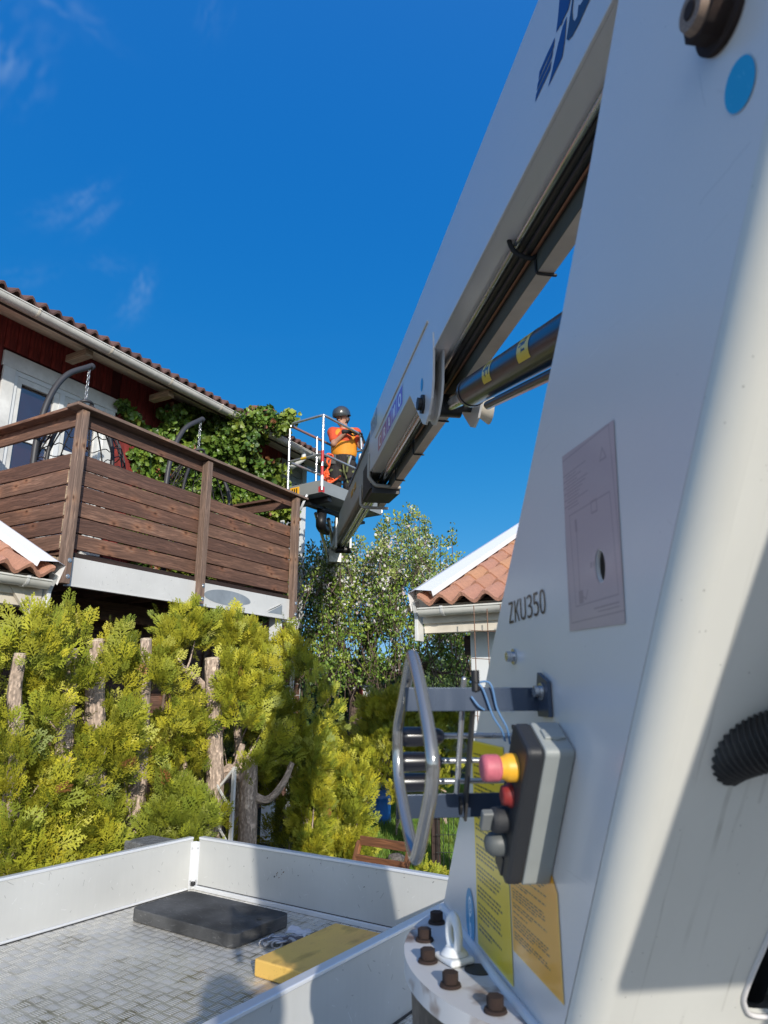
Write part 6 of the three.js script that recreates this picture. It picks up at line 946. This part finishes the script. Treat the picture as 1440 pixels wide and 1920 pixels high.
{
  const pos = bpos(.92, .34, 0), w = thing('person', 'worker in orange vest, dark helmet and harness standing in the raised basket', 'person', pos), D0 = -pos.z, J = (x, y, d = 0) => P(x, y, D0 + d).sub(pos);
  const pel = J(643, 868), chest = J(646, 824, -.02), neck = J(645, 803, -.02), head = J(641, 783, -.05), shL = J(624, 811, -.03), shR = J(667, 812, .02), elL = J(626, 832, -.12), elR = J(676, 836, -.10);
  const railP = s => bpos(s, 0, 1.10).sub(pos);
  const hL = railP(.80).add(V3(-.03, .03, -.01)), hR = railP(.87).add(V3(.0, .03, -.01));
  const wrL = hL.clone().add(V3(-.13, .0, -.03)), wrR = hR.clone().add(V3(.03, -.07, -.10));
  const hipL = J(632, 874), hipR = J(655, 875), knL = J(629, 910, -.10), knR = J(654, 912, -.03), anL = V3(-.17, .09, .02), anR = V3(.10, .09, -.02), toL = anL.clone().add(V3(-.08, -.05, .15)), toR = anR.clone().add(V3(.03, -.05, .17));
  const face = V3(-.42, -.28, .86).normalize(), upH = V3(-.12, .95, .25).normalize(), side = V3().crossVectors(upH, face).normalize(), H = (f, u, s) => head.clone().addScaledVector(face, f).addScaledVector(upH, u).addScaledVector(side, s);
  const armL = [[shL, elL, .052, .042], [elL, wrL, .040, .027]], armR = [[shR, elR, .052, .042], [elR, wrR, .040, .027]];
  const body = skin([[pel, chest, .13, .13], [chest, neck, .10, .055], [neck, head, .055, .06], [H(-.01, .03, 0), H(-.01, .035, 0), .092, .092], [H(.03, -.06, 0), H(.02, 0, 0), .052, .075], [H(.07, -.10, 0), H(.06, -.09, 0), .03, .03], [shL, shR, .06, .06], ...armL, ...armR, [hipL, knL, .08, .055], [knL, anL, .05, .038], [hipR, knR, .08, .055], [knR, anR, .05, .038]], .014, .03);
  mesh('body', body, skinM, w);
  mesh('face', skin([[H(.075, -.035, 0), H(.108, -.048, 0), .012, .014], [H(.07, -.085, -.018), H(.07, -.085, .018), .010, .010], [H(.06, -.115, 0), H(.07, -.115, 0), .022, .02], [H(.078, -.015, -.035), H(.078, -.015, .035), .014, .014], [H(-.01, -.02, .085), H(-.012, -.05, .082), .014, .011], [H(-.01, -.02, -.085), H(-.012, -.05, -.082), .014, .011]], .006, .012), skinM, w);
  for (const s of [-1, 1]) { const e = new THREE.SphereGeometry(.011, 10, 8); const p = H(.084, -.028, s * .034); e.translate(p.x, p.y, p.z); mesh('eye', e, M(.06, .04, .03, .3), w); } { const m = skin([[H(.088, -.082, -.02), H(.088, -.082, .02), .006, .006]], .004, .004); mesh('mouth', m, M(.30, .09, .08, .6), w); }
  mesh('hair', skin([[H(-.05, -.03, -.06), H(-.06, -.09, -.02), .045, .03], [H(-.05, -.03, .06), H(-.06, -.09, .02), .045, .03], [H(-.06, .02, 0), H(-.075, -.08, 0), .06, .04]], .010, .02), M(.05, .03, .02, .8), w);
  mesh('shirt', skin([[J(644, 852), chest, .142, .15], [chest, J(645, 808), .12, .07], [shL, shR, .078, .078], [shL, shL.clone().lerp(elL, .62), .078, .066], [shR, shR.clone().lerp(elR, .62), .078, .066]], .013, .035), M(.80, .10, .03, .8, { map: T.grain }), w);
  mesh('vest', skin([[J(644, 853), J(645, 838), .165, .168], [J(636, 848), J(635, 818), .125, .125], [J(654, 850), J(656, 818), .125, .125], [J(634, 818), J(632, 810), .098, .07], [J(658, 818), J(659, 810), .098, .07]], .012, .03), M(1, .38, .02, .7, { map: T.grain, emissive: C(0, 0, 0) }), w);
  const tr = M(.028, .024, .023, .85, { map: T.grain, bumpMap: T.barkBump, bumpScale: .01 });
  mesh('trousers', skin([[J(644, 858), pel, .16, .165], [pel, hipL, .14, .115], [pel, hipR, .14, .115], [hipL, knL, .112, .082], [knL, anL.clone().add(V3(0, .02, 0)), .082, .075], [hipR, knR, .112, .082], [knR, anR.clone().add(V3(0, .02, 0)), .082, .075]], .014, .03), tr, w);
  for (const [a, t] of [[anL, toL], [anR, toR]]) mesh('boot', skin([[a.clone().add(V3(0, .03, 0)), a.clone().add(V3(0, -.03, -.03)), .062, .055], [a.clone().add(V3(0, -.045, -.03)), t, .045, .042]], .010, .02), mats.black, w);
  const gm = M(.015, .015, .016, .8);
  mesh('glove', skin([...handBones(wrL, hL.clone().sub(wrL), V3(0, -.9, .3), 1.15), [wrL.clone().add(V3(-.04, 0, 0)), wrL, .036, .032]], .006, .010), gm, w); mesh('glove', skin([...handBones(wrR, hR.clone().sub(wrR), V3(-.5, -.6, .4), 1.15), [wrR.clone().add(V3(.02, -.04, -.02)), wrR, .036, .032]], .006, .010), gm, w);
  // helmet: shell, brim, visor, chin strap
  const hm = MP(.045, .05, .052, .28, { clearcoat: .6, clearcoatRoughness: .15 }), mtx = g => basis(g, side, upH, face, H(-.01, .045, 0));
  const sh = new THREE.SphereGeometry(.142, 36, 18, 0, 6.2832, 0, Math.PI * .56); sh.scale(.92, .98, 1.10); mesh('helmet', mtx(sh), hm, w);
  const vis = new THREE.SphereGeometry(.15, 30, 12, Math.PI * .12, Math.PI * .76, Math.PI * .28, Math.PI * .30); vis.scale(.95, 1, 1.14); hm.side = THREE.DoubleSide; mesh('visor', mtx(vis), hm, w);
  const br = new THREE.TorusGeometry(.137, .008, 8, 36); br.rotateX(Math.PI / 2); br.scale(.93, 1, 1.12); br.translate(0, -.024, 0); mesh('helmet_rim', mtx(br), mats.black, w); const rg = new THREE.TorusGeometry(.133, .008, 8, 30, Math.PI); rg.rotateY(Math.PI / 2); rg.scale(1, 1, 1.08); mesh('helmet_ridge', mtx(rg), hm, w);
  mesh('chin_strap', [tube([H(-.01, .0, .098), H(.02, -.08, .075), H(.05, -.135, .02)], .006, 6, 20), tube([H(-.01, .0, -.098), H(.02, -.08, -.075), H(.05, -.135, -.02)], .006, 6, 20), tube([H(-.04, .0, .098), H(-.02, -.06, .09), H(.02, -.09, .07)], .006, 6, 20)], mats.black, w);
  // harness: belt, thigh straps, tools
  const wrap = (c, ax, r, tr2, n) => { const t = new THREE.TorusGeometry(r, tr2, 8, 40); t.scale(1, .82, 2.2); t.applyQuaternion(new THREE.Quaternion().setFromUnitVectors(V3(0, 0, 1), ax.clone().normalize())); t.translate(c.x, c.y, c.z); return t; };
  mesh('belt', [wrap(J(644, 861), V3(0, 1, 0), .172, .02)], mats.black, w); const ol = M(.14, .155, .06, .8);
  mesh('thigh_strap', wrap(hipL.clone().lerp(knL, .35), knL.clone().sub(hipL), .108, .012), ol, w); mesh('thigh_strap', wrap(hipR.clone().lerp(knR, .35), knR.clone().sub(hipR), .108, .012), ol, w);
  mesh('front_strap', [tube([J(655, 858, -.17), J(652, 872, -.19), J(650, 884, -.16)], .020, 6, 20), tube([J(643, 868, -.19), J(645, 884, -.16), J(649, 895, -.10), J(652, 905, -.12)], .013, 6, 20)], ol, w); mesh('tool_strap', tube([J(658, 856, -.16), J(654, 868, -.19), J(651, 878, -.16)], .017, 6, 20), M(.30, .31, .36, .6), w); mesh('tool_pouch', [bx(.10, .16, .06, J(625, 866, -.1).x, J(625, 866).y, J(625, 866, -.1).z, 'x', 0, .01)], mats.black, w);
  // orange rope and lanyard
  const rp = thing('rope', 'orange safety rope with knots hanging by the worker beside the taped basket post', 'rope', pos), rm = M(.85, .12, .025, .6);
  const K = (x, y, d) => J(x, y, -.30 + d); mesh('rope_run', [tube([K(617, 856, 0), K(613, 866, -.05), K(617, 875, 0), K(611, 884, .02), K(614, 893, -.02), K(610, 902, 0)], .014, 8, 60), tube([K(620, 858, 0), K(618, 872, .02), K(614, 880, 0), K(617, 890, .0)], .012, 8, 40), tube([K(612, 893, 0), K(617, 905, -.02), K(625, 902, 0), K(638, 893, .06)], .014, 8, 40)], rm, rp);
  for (const [x, y, s] of [[618, 856, .034], [613, 899, .038], [620, 901, .030], [611, 889, .026]]) { const t = new THREE.TorusKnotGeometry(s, .011, 60, 8, 2, 3); const p = K(x, y, 0); t.translate(p.x, p.y, p.z); mesh('knot', t, rm, rp); }
}
{ // the photographer, just behind the camera; only the shadow shows
  const b = V3(.40, 0, .46), p = thing('person', 'person in dark jacket standing beside the truck bed, seen only by the shadow', 'person', b), W = (x, y, z) => V3(x, y, z).sub(b), top = EYE + .27;
  const head = W(.37, top - .13, .42), neck = W(.39, top - .28, .45), shL = W(.22, top - .36, .45), shR = W(.58, top - .36, .47), hip = W(.40, .95, .47), elL = W(.13, 1.18, .46), elR = W(.67, 1.18, .46), wl = W(.16, .92, .40), wr = W(.64, .92, .40);
  mesh('body', skin([[hip, W(.40, top - .5, .46), .14, .15], [W(.40, top - .5, .46), neck, .12, .055], [neck, head, .055, .07], [head, head.clone().add(V3(0, .02, 0)), .1, .1], [shL, shR, .06, .06], [shL, elL, .05, .04], [elL, wl, .038, .026], [shR, elR, .05, .04], [elR, wr, .038, .026], [W(.31, .92, .47), W(.30, .5, .45), .085, .06], [W(.30, .5, .45), W(.29, .09, .48), .055, .04], [W(.5, .92, .47), W(.51, .5, .45), .085, .06], [W(.51, .5, .45), W(.52, .09, .48), .055, .04]], .02, .03), skinM, p);
  mesh('jacket', skin([[hip, W(.40, top - .48, .46), .16, .175], [shL, shR, .085, .085], [W(.40, top - .48, .46), W(.40, top - .33, .46), .13, .08], [shL, elL, .075, .06], [elL, wl.clone().lerp(elL, .2), .056, .042], [shR, elR, .075, .06], [elR, wr.clone().lerp(elR, .2), .056, .042]], .02, .04), M(.05, .06, .09, .85), p);
  mesh('trousers', skin([[hip, W(.31, .9, .47), .15, .11], [hip, W(.5, .9, .47), .15, .11], [W(.31, .9, .47), W(.30, .5, .45), .105, .08], [W(.30, .5, .45), W(.29, .1, .48), .08, .065], [W(.5, .9, .47), W(.51, .5, .45), .105, .08], [W(.51, .5, .45), W(.52, .1, .48), .08, .065]], .02, .03), M(.04, .04, .045, .85), p);
  for (const x of [.29, .52]) mesh('boot', skin([[W(x, .1, .48), W(x, .06, .5), .055, .05], [W(x, .05, .5), W(x, .045, .34), .045, .04]], .012, .02), mats.black, p);
  mesh('hand', skin(handBones(wl, V3(0, -1, -.1), V3(1, 0, 0), 1, .5), .006, .01), skinM, p); mesh('hand', skin(handBones(wr, V3(0, -1, -.1), V3(-1, 0, 0), 1, .5), .006, .01), skinM, p);
  mesh('hair', skin([[head.clone().add(V3(0, .06, .02)), head.clone().add(V3(0, .01, .05)), .095, .09]], .014, .02), M(.05, .03, .02, .9), p);
}
scene.traverse(o => { if (o.isMesh) { o.castShadow = o.receiveShadow = true; } });
camera.updateMatrixWorld(true); scene.updateMatrixWorld(true);
renderer.render(scene, camera);
